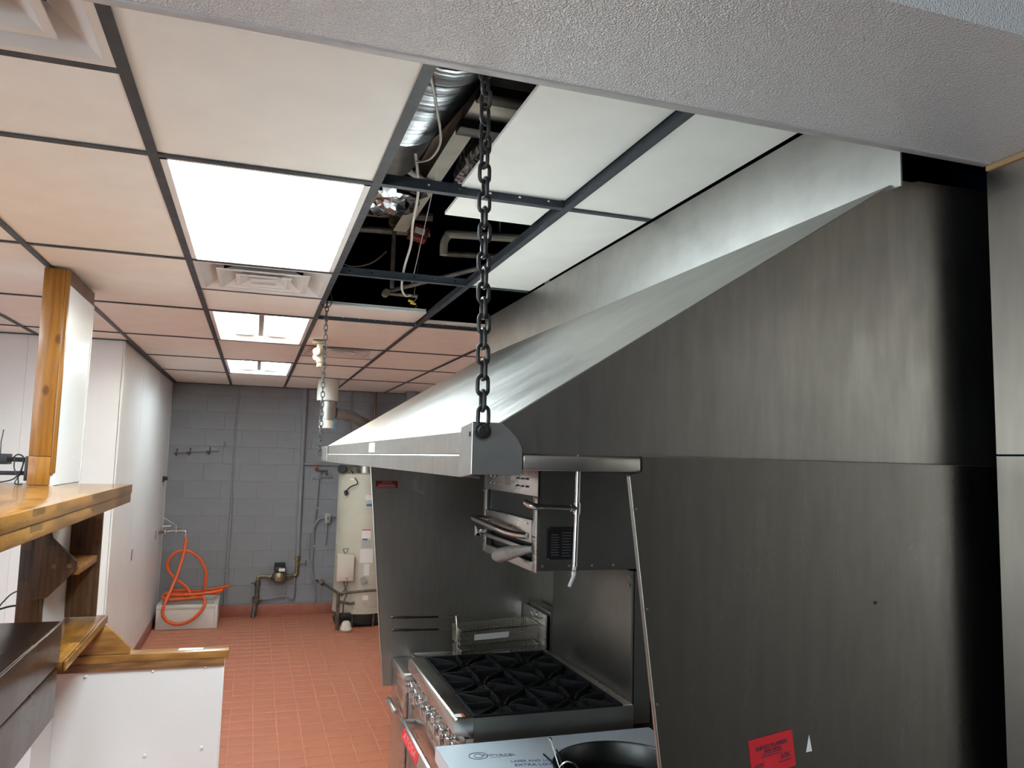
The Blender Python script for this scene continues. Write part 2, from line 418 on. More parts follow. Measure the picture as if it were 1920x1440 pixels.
# ------------------------------------------------------------------ floor
fl = struct('floor', B(-3.3, 3.4, -5.2, YB, -0.06, 0.0), 'grout')
PIT = 0.158
tile_me = mesh_of(MB().prism([(-0.0755,-0.0755),(0.0755,-0.0755),(0.0755,0.0755),(-0.0755,0.0755)], 'Z', -0.004, 0.0035), 'floor_tile', 'floor_tile', bev=0.0018, seg=1)
cells = []
x0t, y0t = 0.402 - 0.079 - 12*PIT, 3.0 + 0.079 - 30*PIT
for i in range(0, 30):
    for j in range(0, 60):
        cx, cy = x0t + (i+0.5)*PIT - 0.079, y0t + j*PIT
        if cx < -0.55 or cx > 2.95 or cy > YB-0.09 or cy < -2.6: continue
        near = 0.10 < cx < 1.35 and 2.35 < cy < 7.5
        cells.append((0 if near else 1, (cx-0.7)**2*2 + (cy-4)**2*0.5, cx, cy))
cells.sort()
rest = MB()
for k, (_, _, cx, cy) in enumerate(cells):
    if k < 290: inst('floor_tile', tile_me, fl, (cx, cy, 0))
    else: rest.box(cx-0.0755, cx+0.0755, cy-0.0755, cy+0.0755, -0.004, 0.0035)
part('floor_tile_field', rest, 'floor_tile', fl, kind='stuff')

# ------------------------------------------------------------------ back wall of painted blocks
wb = struct('wall_back', B(-0.75, 3.4, YB+0.0025, YB+0.2, 0, 3.7), 'mortar')
BW, BH = 0.4064, 0.2032
blk = mesh_of(MB().prism([(-BW/2+0.002, -BH/2+0.002), (BW/2-0.002, -BH/2+0.002), (BW/2-0.002, BH/2-0.002), (-BW/2+0.002, BH/2-0.002)], 'Y', 0.0, 0.02), 'block', 'block', bev=0.0025, seg=1)
for rrow in range(0, 14):
    z = 0.152 - BH/2 + rrow*BH + 0.0
    if z + BH/2 > CEIL+0.12: break
    off = 0.0 if rrow % 2 else BW/2
    for c in range(-2, 9):
        x = 0.153 + off + c*BW
        if x - BW/2 < -0.72 or x + BW/2 > 3.3: continue
        if z - BH/2 < 0.0: continue
        inst('block', blk, wb, (x, YB, z))
bb = struct('baseboard_back', B(-0.05, 3.1, YB-0.022, YB, 0.0, 0.135), 'base_red', 0.004)

# ------------------------------------------------------------------ white walls on the left
wl = struct('wall_left', B(-0.9, -0.652, 4.062, YB, 0, CEIL+0.05), 'white_paint')
ys = [4.052, 5.15, 6.32, YB-0.002]
for a, b in zip(ys, ys[1:]):
    part('wall_panel', B(-0.652, -0.646, a+0.003, b-0.003, 0.10, CEIL-0.006), 'frp', wl)
part('corner_strip', B(-0.653, -0.640, 4.042, 4.062, 0.0, CEIL-0.006), 'white_metal', wl, 0.002)
part('seam_strip', B(-0.648, -0.642, YB-0.02, YB-0.002, 0.10, CEIL-0.006), 'white_metal', wl, 0.002)
struct('baseboard_left', B(-0.646, -0.632, 4.05, YB-0.01, 0.0, 0.105), 'base_red', 0.003)
we = struct('wall_left_end', B(-3.2, -0.655, 4.056, 4.2, 0, CEIL+0.05), 'white_paint')
xs = [-3.2, -2.0, -1.27, -0.655]
for a, b in zip(xs, xs[1:]):
    part('wall_panel', B(a+0.0006, b-0.0006, 4.048, 4.056, 0.0, CEIL-0.006), 'frp', we)
struct('wall_left_far', B(-3.3, -3.2, -5.2, 4.2, 0, 3.7), 'white_paint')

# ------------------------------------------------------------------ right and near walls, soffit, jamb
struct('wall_right', B(1.93, 2.05, -1.10, 2.02, 0, 3.62), 'void_shade')
struct('wall_right_step', B(1.93, 3.3, 2.02, 2.10, 0, 3.62), 'white_paint')
struct('wall_right_far', B(3.2, 3.35, 2.0, YB, 0, 3.7), 'white_paint')
struct('wall_near', B(-3.3, 2.05, -5.3, -5.2, 0, 3.7), 'near_unlit')
struct('floor_near_darkener', B(-3.2, 1.70, -5.19, -1.50, 0.004, 0.008), 'refl_darkener')  # unseen dark sheet added to dim what the splash panel reflects
wx0, wx1, wy0, wy1 = -3.2, -3.17, -4.6, -1.7
wn_ = struct('window_1', B(wx0, wx1, wy0, wy1, 0.90, 0.94).box(wx0, wx1, wy0, wy1, 2.36, 2.40).box(wx0, wx1, wy0, wy0+0.04, 0.94, 2.36).box(wx0, wx1, wy1-0.04, wy1, 0.94, 2.36).box(wx0, wx1, -3.17, -3.13, 0.94, 2.36), 'white_metal')
part('pane', B(wx0+0.002, wx0+0.015, wy0+0.04, -3.17, 0.94, 2.36), 'daylight', wn_)
part('pane', B(wx0+0.002, wx0+0.015, -3.13, wy1-0.04, 0.94, 2.36), 'daylight', wn_)
wj = struct('wall_jamb', B(1.712, 1.93, -5.2, -1.10, 0, 2.60), 'void_shade')
part('steel_panel', B(1.706, 1.7118, -2.6, -1.099, 1.945, 2.522), 'steel', wj)
part('steel_panel', B(1.706, 1.7118, -2.6, -1.099, 0.10, 1.941), 'steel', wj)
part('wood_strip', B(1.700, 1.713, -2.6, -1.101, 2.5225, 2.5345), 'raw_wood', wj, 0.002)
sf = struct('soffit', B(-3.2, 1.96, -1.484, -1.10, 2.535, 3.7), 'soffit')
part('edge_bead', B(-3.2, 1.70, -1.116, -1.097, 2.5325, 2.546), 'bead', sf, 0.002)
struct('ceiling_near', B(-3.3, 2.05, -5.2, -1.484, 2.70, 2.76), 'white_paint')
struct('roof_deck', B(-3.3, 3.4, -1.3, 7.8, 3.62, 3.7), 'void_shade')
nl = thing('ceiling_light', 'ceiling light panel in the near room behind the camera', 'ceiling light', (-0.6, -3.6, 2.69), 'ceiling light panels')
part('frame', B(-1.25, 0.05, -4.0, -3.2, 2.685, 2.6995), 'white_metal', nl)
part('diffuser', B(-1.22, 0.02, -3.97, -3.23, 2.680, 2.6845), 'panel_near', nl)

# ------------------------------------------------------------------ ceiling grid with lay-in tiles
ce = thing('ceiling', None, None, (0, 3, CEIL), kind='structure')
FW = 0.0135
tile_cache = {}
def lay_tile(x0, x1, y0, y1, z=CEIL+0.004, m='tile'):
    k = (round(x1-x0, 3), round(y1-y0, 3))
    if k not in tile_cache:
        a, b = (x1-x0)/2-0.004, (y1-y0)/2-0.004
        tile_cache[k] = mesh_of(B(-a, a, -b, b, 0, 0.014), 'ceiling_tile', m, bev=0.0015, seg=1)
    return inst('ceiling_tile', tile_cache[k], ce, ((x0+x1)/2, (y0+y1)/2, z))
run_cache = {}
def runner(x, y0, y1):
    k = round(y1-y0, 3)
    if k not in run_cache:
        h = (y1-y0)/2
        mb = B(-FW, FW, -h, h, 0, 0.0025).box(-0.0015, 0.0015, -h, h, 0.0025, 0.036).box(-0.0045, 0.0045, -h, h, 0.030, 0.040)
        run_cache[k] = mesh_of(mb, 'main_runner', 'grid')
    inst('main_runner', run_cache[k], ce, (x, (y0+y1)/2, CEIL-0.002))
tee_cache = {}
def tee(y, x0, x1):
    k = round(x1-x0, 3)
    if k not in tee_cache:
        h = (x1-x0)/2
        mb = B(-h, h, -FW+0.0008, FW-0.0008, 0, 0.0025)
        # web with punched slots
        n = 6; xs_ = [-h + (i+0.5)*2*h/n for i in range(n)]
        e = -h
        for xx in xs_:
            mb.box(e, xx-0.004, -0.0012, 0.0012, 0.0025, 0.034); e = xx+0.004
            mb.box(xx-0.004, xx+0.004, -0.0012, 0.0012, 0.0025, 0.018).box(xx-0.004, xx+0.004, -0.0012, 0.0012, 0.024, 0.034)
        mb.box(e, h, -0.0012, 0.0012, 0.0025, 0.034).box(-h, h, -0.003, 0.003, 0.030, 0.036)
        tee_cache[k] = mesh_of(mb, 'cross_tee', 'grid')
    inst('cross_tee', tee_cache[k], ce, ((x0+x1)/2, y, CEIL-0.0016))
A_, B_, C_, D_, E_, Z_, Y_ = 0.0, FT2, 2*FT2, 3*FT2, 4*FT2, -FT2, -2*FT2
YN, YH = -1.095, 1.985
for x, a, b in ((Y_, YN, 4.04), (-3*FT2, YN, 4.04), (Z_, YN, YB-0.01), (A_, YN, YB-0.01), (B_, YN, YB-0.01), (C_, YN, YB-0.01), (D_, 2.11, YB-0.01), (E_, 2.11, YB-0.01)):
    runner(x, a, b)
rows4 = [0, FT4, 2*FT4, 3*FT4, 4*FT4, 5*FT4]
cols = [(-3*FT2, Y_), (Y_, Z_), (Z_, A_), (A_, B_), (B_, C_), (C_, D_), (D_, E_), (E_, 5*FT2)]
XCL = 1.53
for (a, b) in cols:
    left = b <= Z_ + 0.01
    spans = [(YN, 0)] + [(rows4[i], rows4[i+1]) for i in range(5)] + [(rows4[5], YB-0.012)]
    for (y0, y1) in spans:
        if left and y0 > 4.0: continue
        if left and y1 > 4.04: y1 = 4.04
        x0, x1 = a, b
        if a == C_ and y1 < 2.3: x1 = XCL
        if a >= D_ and y1 <= 2.5: continue
        if a == A_ and y0 in (0, 2*FT4, 4*FT4): continue          # light fixtures
        if a == A_ and y0 == FT4:
            lay_tile(x0, x1, 3*FT2, 4*FT2); continue               # half tile beside the diffuser
        if a == -3*FT2 and y0 == 0: continue              # bay of the added left fill panel
        if a == Z_ and y0 == YN:
            lay_tile(x0, x1, -0.487, 0); continue                  # beside the near diffuser
        if a == B_ and y1 <= 2.5: continue                         # open bays
        if a == C_ and y0 == FT4: continue                         # open bay over the hood
        if a == B_ and y0 == 3*FT4:
            lay_tile(x0, x1, 7*FT2, 8*FT2); continue               # half tile beside the return vent
        if left and y0 == YN:
            lay_tile(x0, x1, y0, -0.487); lay_tile(x0, x1, -0.487, 0); continue
        lay_tile(x0, x1, y0, y1)
    # cross tees
    for y in rows4:
        if left and y > 4.0: continue
        x1 = XCL if (a == C_ and y < 2.0) else b
        if a >= D_ and y < 2.5: continue
        tee(y, a+FW-0.001 if a != C_ else a+FW-0.001, x1-FW+0.001)
tee(3*FT2, A_+FW-0.001, B_-FW+0.001)
tee(-0.487, Z_+FW-0.001, A_-FW+0.001)
tee(7*FT2, B_+FW-0.001, C_-FW+0.001)
part('wall_angle', B(-0.645, 3.0, YB-0.022, YB-0.002, CEIL-0.004, CEIL-0.001), 'grid', ce)
part('wall_angle', B(-0.641, -0.615, 4.05, YB-0.02, CEIL-0.004, CEIL-0.001), 'grid', ce)
part('wall_angle', B(-3.1, -0.64, 4.025, 4.047, CEIL-0.004, CEIL-0.001), 'grid', ce)
# loose tiles pushed back over the open bays
def loose(x0, x1, y0, y1, z, label, rot=(0,0,0)):
    mb = B(x0, x1, y0, y1, z, z+0.012)
    o = part('ceiling_tile', mb, 'tile', ce, 0.001, 1); o.rotation_euler = rot
    return o
loose(0.868, 1.210, -1.09, -0.012, CEIL+0.024, '')
loose(0.885, 1.200, -0.010, 0.285, CEIL+0.026, '')
loose(0.622, 1.205, 2.09, 2.70, CEIL+0.020, '')
loose(0.622, 1.205, 2.10, 2.70, CEIL+0.034, '')
loose(1.24, 1.82, 2.36, 3.0, CEIL+0.022, '')

# ------------------------------------------------------------------ light fixtures in the grid
l1 = thing('ceiling_light', 'large glowing white diffuser panel light nearest the camera beside the open bay', 'ceiling light', (0.305, 0.61, CEIL), 'ceiling light panels')
fr = MB()
X0, X1, Y0, Y1 = 0.014, 0.596, 0.014, 1.205
fr.box(X0, X1, Y0, Y0+0.012, CEIL-0.001, CEIL+0.02).box(X0, X1, Y1-0.012, Y1, CEIL-0.001, CEIL+0.02)
fr.box(X0, X0+0.020, Y0, Y1, CEIL-0.001, CEIL+0.02).box(X1-0.020, X1, Y0, Y1, CEIL-0.001, CEIL+0.02)
part('frame', fr, 'white_metal', l1)
part('diffuser', B(X0+0.018, X1-0.018, Y0+0.010, Y1-0.010, CEIL+0.003, CEIL+0.008), 'panel_on', l1)
part('housing', B(X0, X1, Y0, Y1, CEIL+0.02, CEIL+0.09), 'white_metal', l1)

for yl, lab in ((0.0, 'cool white fill panel added out of view over the left side of the room'),):  # added unseen panel, fills in for daylight from the left
    t = thing('ceiling_light', lab, 'ceiling light', (-2.5*FT2, yl+FT2, CEIL), 'ceiling light panels')
    part('frame', B(-3*FT2+0.014, Y_-0.014, yl+0.014, yl+FT4-0.014, CEIL+0.002, CEIL+0.03), 'white_metal', t)
    part('diffuser', B(-3*FT2+0.03, Y_-0.03, yl+0.03, yl+FT4-0.03, CEIL-0.002, CEIL+0.0015), 'left_fill', t)

def troffer(y0, y1, tube_m, label):
    t = thing('ceiling_light', label, 'ceiling light', (0.305, (y0+y1)/2, CEIL), 'ceiling light panels')
    a, b, c, d = 0.014, 0.596, y0+0.014, y1-0.014
    f = B(a, b, c, c+0.022, CEIL-0.001, CEIL+0.012).box(a, b, d-0.022, d, CEIL-0.001, CEIL+0.012)
    f.box(a, a+0.022, c+0.022, d-0.022, CEIL-0.001, CEIL+0.012).box(b-0.022, b, c+0.022, d-0.022, CEIL-0.001, CEIL+0.012)
    part('frame', f, 'white_metal', t, 0.002)
    # sloping reflector pan
    i, o, zt, zb = 0.085, 0.022, CEIL+0.085, CEIL+0.012
    mb = MB()
    lo = [(a+o, c+o, zb), (b-o, c+o, zb), (b-o, d-o, zb), (a+o, d-o, zb)]
    hi = [(a+i, c+i, zt), (b-i, c+i, zt), (b-i, d-i, zt), (a+i, d-i, zt)]
    for k in range(4): mb.quad(lo[k], lo[(k+1) % 4], hi[(k+1) % 4], hi[k])
    mb.quad(*hi)
    part('reflector', mb, 'white_metal', t)
    part('ballast_cover', MB().prism([(0.275, CEIL+0.084), (0.335, CEIL+0.084), (0.322, CEIL+0.038), (0.288, CEIL+0.038)], 'Y', c+0.05, d-0.05), 'grey_box', t, 0.003)
    for x in (0.165, 0.225, 0.385, 0.445):
        part('tube', MB().cyl((x, c+0.09, CEIL+0.058), (x, d-0.09, CEIL+0.058), 0.013, 12), tube_m, t)
    for x in (0.195, 0.415):
        for yy in (c+0.075, d-0.075):
            part('socket', B(x-0.055, x+0.055, yy-0.016, yy+0.016, CEIL+0.036, CEIL+0.084), 'white_metal', t, 0.003)
    return t
troffer(2*FT4, 3*FT4, 'tube_warm', 'open ceiling light with warm yellowish tubes, middle of the lit row')
troffer(4*FT4, 5*FT4, 'tube_cool', 'open ceiling light with cool white tubes nearest the grey block wall')

def louvre(x0, x1, y0, y1, label, name='ceiling_diffuser', steps=((0.0, 0.16, 0.0, 0.045), (0.17, 0.31, -0.012, 0.035), (0.32, 0.44, -0.016, 0.028)), core=True, cat='air vent'):
    t = thing(name, label, cat, ((x0+x1)/2, (y0+y1)/2, CEIL), 'ceiling air vents')
    W, Dp = x1-x0, y1-y0
    cx, cy = (x0+x1)/2, (y0+y1)/2
    def ring(m0, m1, z0, z1, lip):
        mb = MB()
        def sq(m, z): return [(x0+m*W, y0+m*Dp, z), (x1-m*W, y0+m*Dp, z), (x1-m*W, y1-m*Dp, z), (x0+m*W, y1-m*Dp, z)]
        a, b, c = sq(m0, z0), sq(m0+lip, z0), sq(m1, z1)
        a2, c2 = sq(m0, z0+0.004), sq(m1, z1+0.003)
        for k in range(4):
            n = (k+1) % 4
            mb.quad(a[k], a[n], b[n], b[k]).quad(b[k], b[n], c[n], c[k]).quad(a[k], a2[k], a2[n], a[n])
        return mb
    part('outer_cone', ring(0.0, 0.19, CEIL-0.001, CEIL+0.06, 0.035), 'vent', t)
    part('middle_cone', ring(0.155, 0.33, CEIL-0.004, CEIL+0.055, 0.035), 'vent', t)
    part('inner_cone', ring(0.29, 0.46, CEIL-0.006, CEIL+0.05, 0.03), 'vent', t)
    if core: part('core_plate', MB().prism([(x0+0.405*W, y0+0.405*Dp), (x1-0.405*W, y0+0.405*Dp), (x1-0.405*W, y1-0.405*Dp), (x0+0.405*W, y1-0.405*Dp)], 'Z', CEIL-0.006, CEIL-0.002), 'vent', t, 0.002)
    part('throat', MB().box(x0+0.02, x1-0.02, y0+0.02, y1-0.02, CEIL+0.064, CEIL+0.20), 'void_shade', t)
    return t
louvre(Z_+0.014, A_-0.014, -1.09, -0.487-0.014, 'square louvred air diffuser cut off at the top left corner of the ceiling')
louvre(A_+0.014, B_-0.014, FT4+0.014, 3*FT2-0.014, 'square louvred air diffuser directly beyond the large glowing panel light')
louvre(B_+0.014, C_-0.014, 3*FT4+0.014, 7*FT2-0.014, 'square air vent in the ceiling behind the far chain and emergency light')

# ------------------------------------------------------------------ exhaust hood
HX, HN, HF = 0.653, -1.030, 1.970          # front lip, near end, far end
hd = thing('exhaust_hood', 'long stainless steel canopy exhaust hood with sloping top, hung on chains over the cooking line', 'exhaust hood', (1.25, 0.47, 1.89))
prof = [(HX+0.006, 1.921), (HX+0.006, 1.945), (0.697, 1.971), (1.528, 2.494), (1.60, 2.512), (1.915, 2.516), (1.915, 1.921)]
part('end_panel', MB().prism(prof, 'Y', HN, HN+0.004), 'steel_h', hd)
part('end_panel', MB().prism(prof, 'Y', HF-0.004, HF), 'steel', hd)
sl = MB()
a, b = (0.672, 1.9565), (1.530, 2.497)
sl.add([(a[0], HN+0.004, a[1]), (b[0], HN+0.004, b[1]), (b[0], HF-0.004, b[1]), (a[0], HF-0.004, a[1]),
        (a[0]+0.002, HN+0.004, a[1]-0.004), (b[0]+0.002, HN+0.004, b[1]-0.004), (b[0]+0.002, HF-0.004, b[1]-0.004), (a[0]+0.002, HF-0.004, a[1]-0.004)],
       [(0,1,2,3),(7,6,5,4),(0,4,5,1),(1,5,6,2),(2,6,7,3),(3,7,4,0)])
part('sloping_top', sl, 'steel_bright', hd)
part('top_panel', B(1.53, 1.915, HN+0.004, HF-0.004, 2.505, 2.509), 'steel_in_shade', hd)
part('back_panel', B(1.905, 1.915, HN+0.004, HF-0.0045, 0.45, 2.505), 'steel_in_shade', hd)
lip = MB().prism([(HX, 1.918), (HX+0.003, 1.918), (HX+0.003, 1.952), (0.674, 1.9555), (0.672, 1.9585), (HX, 1.956)], 'Y', HN+0.07, HF-0.05)
part('front_lip', lip, 'steel_bright', hd)
part('lip_flange', MB().prism([(HX, 1.9165), (HX-0.004, 1.914), (HX-0.002, 1.8775), (HX+0.03, 1.8755), (HX+0.03, 1.879), (HX+0.004, 1.881), (HX+0.004, 1.9165)], 'Y', HN+0.07, HF-0.02), 'steel_bright', hd)
part('gutter_strip', MB().prism([(0.734, 1.8925), (0.952, 1.8925), (0.952, 1.918), (0.734, 1.918)], 'Y', HN-0.010, HN-0.001), 'steel', hd, 0.003)
cpf = [(0.648, 1.884), (0.727, 1.884), (0.731, 1.888), (0.732, 1.912), (0.730, 1.930), (0.722, 1.946), (0.708, 1.960), (0.694, 1.970), (0.648, 1.970)]
cp = part('corner_plate', MB().prism(cpf, 'Y', HN-0.012, HN-0.001), 'galv', hd, 0.001, 1)
part('corner_wrap', MB().prism([(HN-0.012, 1.884), (HN+0.066, 1.8775), (HN+0.071, 1.915), (HN+0.070, 1.945), (HN+0.060, 1.964), (HN-0.012, 1.970)], 'X', 0.644, 0.650), 'galv', cp, 0.001, 1)
part('rivet_slot', B(0.6425, 0.6445, HN-0.001, HN+0.002, 1.946, 1.954), 'black', cp)
part('chain_bolt', MB().cyl((0.660, HN-0.011, 1.955), (0.660, HN-0.022, 1.955), 0.0135, 24).cyl((0.660, HN-0.021, 1.955), (0.660, HN-0.030, 1.955), 0.0115, 24, 0.009).cyl((0.660, HN-0.029, 1.955), (0.660, HN-0.034, 1.955), 0.005, 16), 'chain', cp)
fp = part('corner_plate', B(0.644, 0.650, HF-0.30, HF-0.005, 1.8805, 1.952), 'galv', hd, 0.001, 1)
part('corner_wrap', B(0.650, 0.70, HF-0.001, HF+0.006, 1.884, 1.955), 'galv', fp, 0.001, 1)
part('barcode_sticker', B(HX-0.0012, HX-0.0001, 0.10, 0.22, 1.922, 1.950), 'paper', hd, label='small white barcode sticker')

cl = solo('closure_panel', MB().prism([(XCL-0.002, 2.485), (XCL+0.002, 2.485), (XCL+0.002, 2.712), (XCL-0.002, 2.712)], 'Y', -1.054, 1.985), 'galv', 'tall galvanised closure strip filling the gap from hood top up to ceiling', 'closure panel')

# side splash panels hanging below both ends of the hood
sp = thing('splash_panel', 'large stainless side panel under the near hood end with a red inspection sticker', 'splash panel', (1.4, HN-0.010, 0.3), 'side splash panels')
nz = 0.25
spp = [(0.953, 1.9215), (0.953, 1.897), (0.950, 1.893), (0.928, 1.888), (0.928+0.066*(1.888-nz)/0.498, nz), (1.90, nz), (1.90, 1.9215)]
part('sheet', MB().prism(spp, 'Y', HN-0.014, HN-0.002), 'steel_splash_refl', sp)
edge = MB()
xb = 0.928+0.066*(1.888-nz)/0.498
edge.tube([(0.9275, HN-0.0115, 1.886), (xb-0.0005, HN-0.0115, nz)], 0.0032, 8).tube([(0.953, HN-0.0135, 1.9212), (1.78, HN-0.0135, 1.9212)], 0.0016, 6)
part('folded_edge', edge, 'steel', sp)
part('bolt_hole', MB().cyl((1.452, HN-0.0150, 1.655), (1.452, HN-0.0139, 1.655), 0.0035, 10), 'black', sp)
for z in (1.83, 1.66, 1.50):
    part('rivet', MB().cyl((0.948+0.066*(1.888-z)/0.498-0.014, HN-0.0165, z), (0.948+0.066*(1.888-z)/0.498-0.014, HN-0.0139, z), 0.0022, 10), 'steel', sp)
# red inspection sticker, tilted, with print
tilt = math.radians(9.5)
R_, U_ = Vector((math.cos(tilt), 0, math.sin(tilt))), Vector((-math.sin(tilt)*0.75, 0, math.cos(tilt)))
SC = Vector((1.216, HN-0.0143, 1.400))
def onst(a, b): return SC + R_*a + U_*b
sk = MB()
q4 = [onst(-0.046, 0.033), onst(-0.046, -0.036), onst(0.047, -0.033), onst(0.046, 0.031)]
sk.add([v for v in q4] + [v - Vector((0, 0.0008, 0)) for v in q4], [(0,1,2,3), (7,6,5,4), (0,4,5,1), (1,5,6,2), (2,6,7,3), (3,7,4,0)])
st = part('inspection_sticker', sk, 'paper_red', sp, label='red paper inspection sticker with black print')
SN = Vector((0, -0.0012, 0))
lettering('print', 'BURGESS PLUMBERS', 0.0105, 'ink', st, onst(0.0, 0.014)+SN, R_, U_, squash=0.72)
lettering('print', 'SERVICE REPORT', 0.006, 'ink', st, onst(0.002, 0.0065)+SN, R_, U_, squash=0.8)
lettering('print', '4/25', 0.014, 'ink', st, onst(-0.030, -0.016)+SN, R_, (0.25, 0, 1), squash=0.8)
lettering('print', '5/26', 0.014, 'ink', st, onst(0.026, -0.010)+SN, R_, (0.25, 0, 1), squash=0.8)
for k, (a0, a1, b0) in enumerate(((-0.022, 0.022, 0.0015), (-0.024, 0.018, -0.003), (-0.036, -0.018, -0.0265), (0.012, 0.038, -0.0195))):
    mb = MB(); p4 = [onst(a0, b0)+SN, onst(a1, b0)+SN, onst(a1, b0+0.0016)+SN, onst(a0, b0+0.0016)+SN]
    mb.quad(*p4)
    part('print_line', mb, 'ink', st)
part('tape_scrap', MB().add([(1.296, HN-0.0148, 1.424), (1.302, HN-0.0148, 1.396), (1.2895, HN-0.0148, 1.395), (1.296, HN-0.0142, 1.424), (1.302, HN-0.0142, 1.396), (1.2895, HN-0.0142, 1.395)], [(0,1,2), (5,4,3), (0,3,4,1), (1,4,5,2), (2,5,3,0)]), 'paper', sp)

sp2 = thing('splash_panel', 'stainless side panel under the far hood end with a small dark red caution label', 'splash panel', (1.45, HF, 0.7), 'side splash panels')
part('sheet', MB().prism([(0.902, 1.900), (0.905, 1.860), (1.018, 0.706), (1.9045, 0.700), (1.9045, 1.900)], 'Y', HF-0.010, HF-0.005), 'steel_in_shade', sp2)
part('folded_edge', MB().tube([(0.904, HF-0.008, 1.872), (1.017, HF-0.008, 0.706)], 0.005, 8), 'steel', sp2)
cl_ = part('caution_label', B(0.935, 1.055, HF-0.0112, HF-0.0101, 1.742, 1.780), 'label_red', sp2, 0.0005, 1, label='dark red caution label')
lettering('print', 'CAUTION', 0.012, 'label_pink', cl_, (0.995, HF-0.0118, 1.772), (1,0,0), (0,0,1))
for k in range(3):
    part('print_line', B(0.953-0.006*k, 1.037+0.004*k, HF-0.0119, HF-0.0113, 1.7595-0.0065*k, 1.762-0.0065*k), 'label_pink', cl_)
part('pale_patch', MB().prism([(1.10, 1.715), (1.20, 1.712), (1.205, 1.724), (1.168, 1.735), (1.158, 1.79), (1.136, 1.79), (1.140, 1.74), (1.102, 1.728)], 'Y', HF-0.0108, HF-0.0101), 'steel', sp2)  # paler patch on the far side panel

# ------------------------------------------------------------------ chains
def link_mesh(name, m, half, rad, wr):
    pts = []
    n = 8
    for k in range(n+1):
        a = PI*k/n; pts.append((rad*math.cos(a), 0, half + rad*math.sin(a)))
    for k in range(n+1):
        a = PI + PI*k/n; pts.append((rad*math.cos(a), 0, -half + rad*math.sin(a)))
    return mesh_of(MB().tube(pts, wr, 8, closed=True), name, m)
def chain(name, label, x, y, z0, z1, m, pitch, half, rad, wr, twist=None, top=None):
    t = thing(name, label, 'chain', (x, y, z0), 'hood suspension chains')
    me = link_mesh('link', m, half, rad, wr)
    n = int((z1-z0)/pitch)
    for k in range(n):
        rz = (0 if k % 2 == 0 else PI/2) + (twist(k/n) if twist else 0)
        dx = (top[0] if top else 0)*k/n
        inst('link', me, t, (x+dx + (0.0008 if k % 3 == 0 else -0.0005), y, z0+0.017+k*pitch), (0, 0, rz))
    return t
chain('chain', 'thick dark iron chain in the foreground holding the near hood corner', 0.660, HN-0.0165, 1.962, 2.80, 'chain', 0.0256, 0.0077, 0.0090, 0.0034,
      twist=lambda s: 0.05 if s < 0.45 else 0.05+(s-0.45)*3.0, top=(-0.018, 0))
chain('chain', 'thin grey chain holding the far hood corner in front of the vent pipe', 0.634, 1.95, 1.905, 2.735, 'chain_far', 0.0256, 0.0077, 0.0085, 0.0026,
      twist=lambda s: 0.3*math.sin(s*9))
solo('hook_wire', MB().tube(smooth_path([(0.640, 1.93, 2.80), (0.655, 1.92, 2.745), (0.650, 1.93, 2.705), (0.628, 1.95, 2.695), (0.612, 1.96, 2.715), (0.62, 1.96, 2.80)], 6), 0.0035, 6), 'chain_far', 'bent grey wire loop tying the thin far chain to the ceiling', 'wire')

# ------------------------------------------------------------------ six-burner range
RX, RY0, RY1, RZ, RB = 1.072, 0.655, 1.572, 0.940, 1.812
rg = thing('gas_range', 'stainless six-burner gas range with black cast iron grates under the hood', 'range', (1.44, 1.11, 0.0))
part('body', B(1.12, 1.815, RY0+0.004, RY1-0.004, 0.14, 0.862), 'steel_eq', rg, 0.004)
part('side_panel', B(1.148, RB+0.004, RY0-0.002, RY0+0.003, 0.80, RZ-0.002), 'steel_guard_shaded', rg, 0.001, 1)
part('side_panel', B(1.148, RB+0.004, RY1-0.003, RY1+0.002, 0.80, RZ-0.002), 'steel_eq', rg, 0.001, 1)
rail = [(RX, 0.885), (RX, 0.925), (RX+0.004, 0.935), (RX+0.013, RZ), (1.147, RZ), (1.147, 0.865), (RX+0.06, 0.865), (RX+0.06, 0.870), (RX+0.006, 0.880)]
part('front_rail', MB().prism(rail, 'Y', RY0-0.003, RY1+0.002), 'steel_eq', rg, 0.0015, 2)
ss = part('warning_sticker', B(1.080, 1.108, RY0+0.018, RY0+0.052, RZ+0.0002, RZ+0.0012), 'paper', rg, label='white and orange warning sticker')
part('sticker_band', B(1.108, 1.118, RY0+0.018, RY0+0.052, RZ+0.0002, RZ+0.0013), 'orange_sticker', ss)
part('control_panel', B(1.115, 1.121, RY0+0.003, RY1-0.003, 0.765, 0.866), 'steel_eq', rg)
part('lower_rail', MB().prism([(1.078, 0.770), (1.078, 0.752), (1.120, 0.742), (1.120, 0.778), (1.085, 0.778)], 'Y', RY0, RY1), 'steel_eq', rg, 0.002)
part('drip_pan', B(1.148, RB, RY0+0.004, RY1-0.004, 0.862, 0.890), 'black_iron', rg)
part('rear_ledge', B(1.770, RB, RY0, RY1, 0.90, RZ+0.004), 'steel_eq', rg, 0.003)
bg = part('backguard', B(RB, RB+0.010, RY0+0.02, RY1-0.012, RZ, 1.466), 'steel_guard_shaded', rg, 0.002)
for z in (1.44, 1.405): part('screw', MB().cyl((RB-0.006, RY0+0.035, z), (RB+0.001, RY0+0.035, z), 0.006, 10), 'steel', bg)
part('rear_post', B(RB+0.012, RB+0.085, RY0+0.015, RY0+0.022, 0.86, 1.466), 'steel_shade', rg)
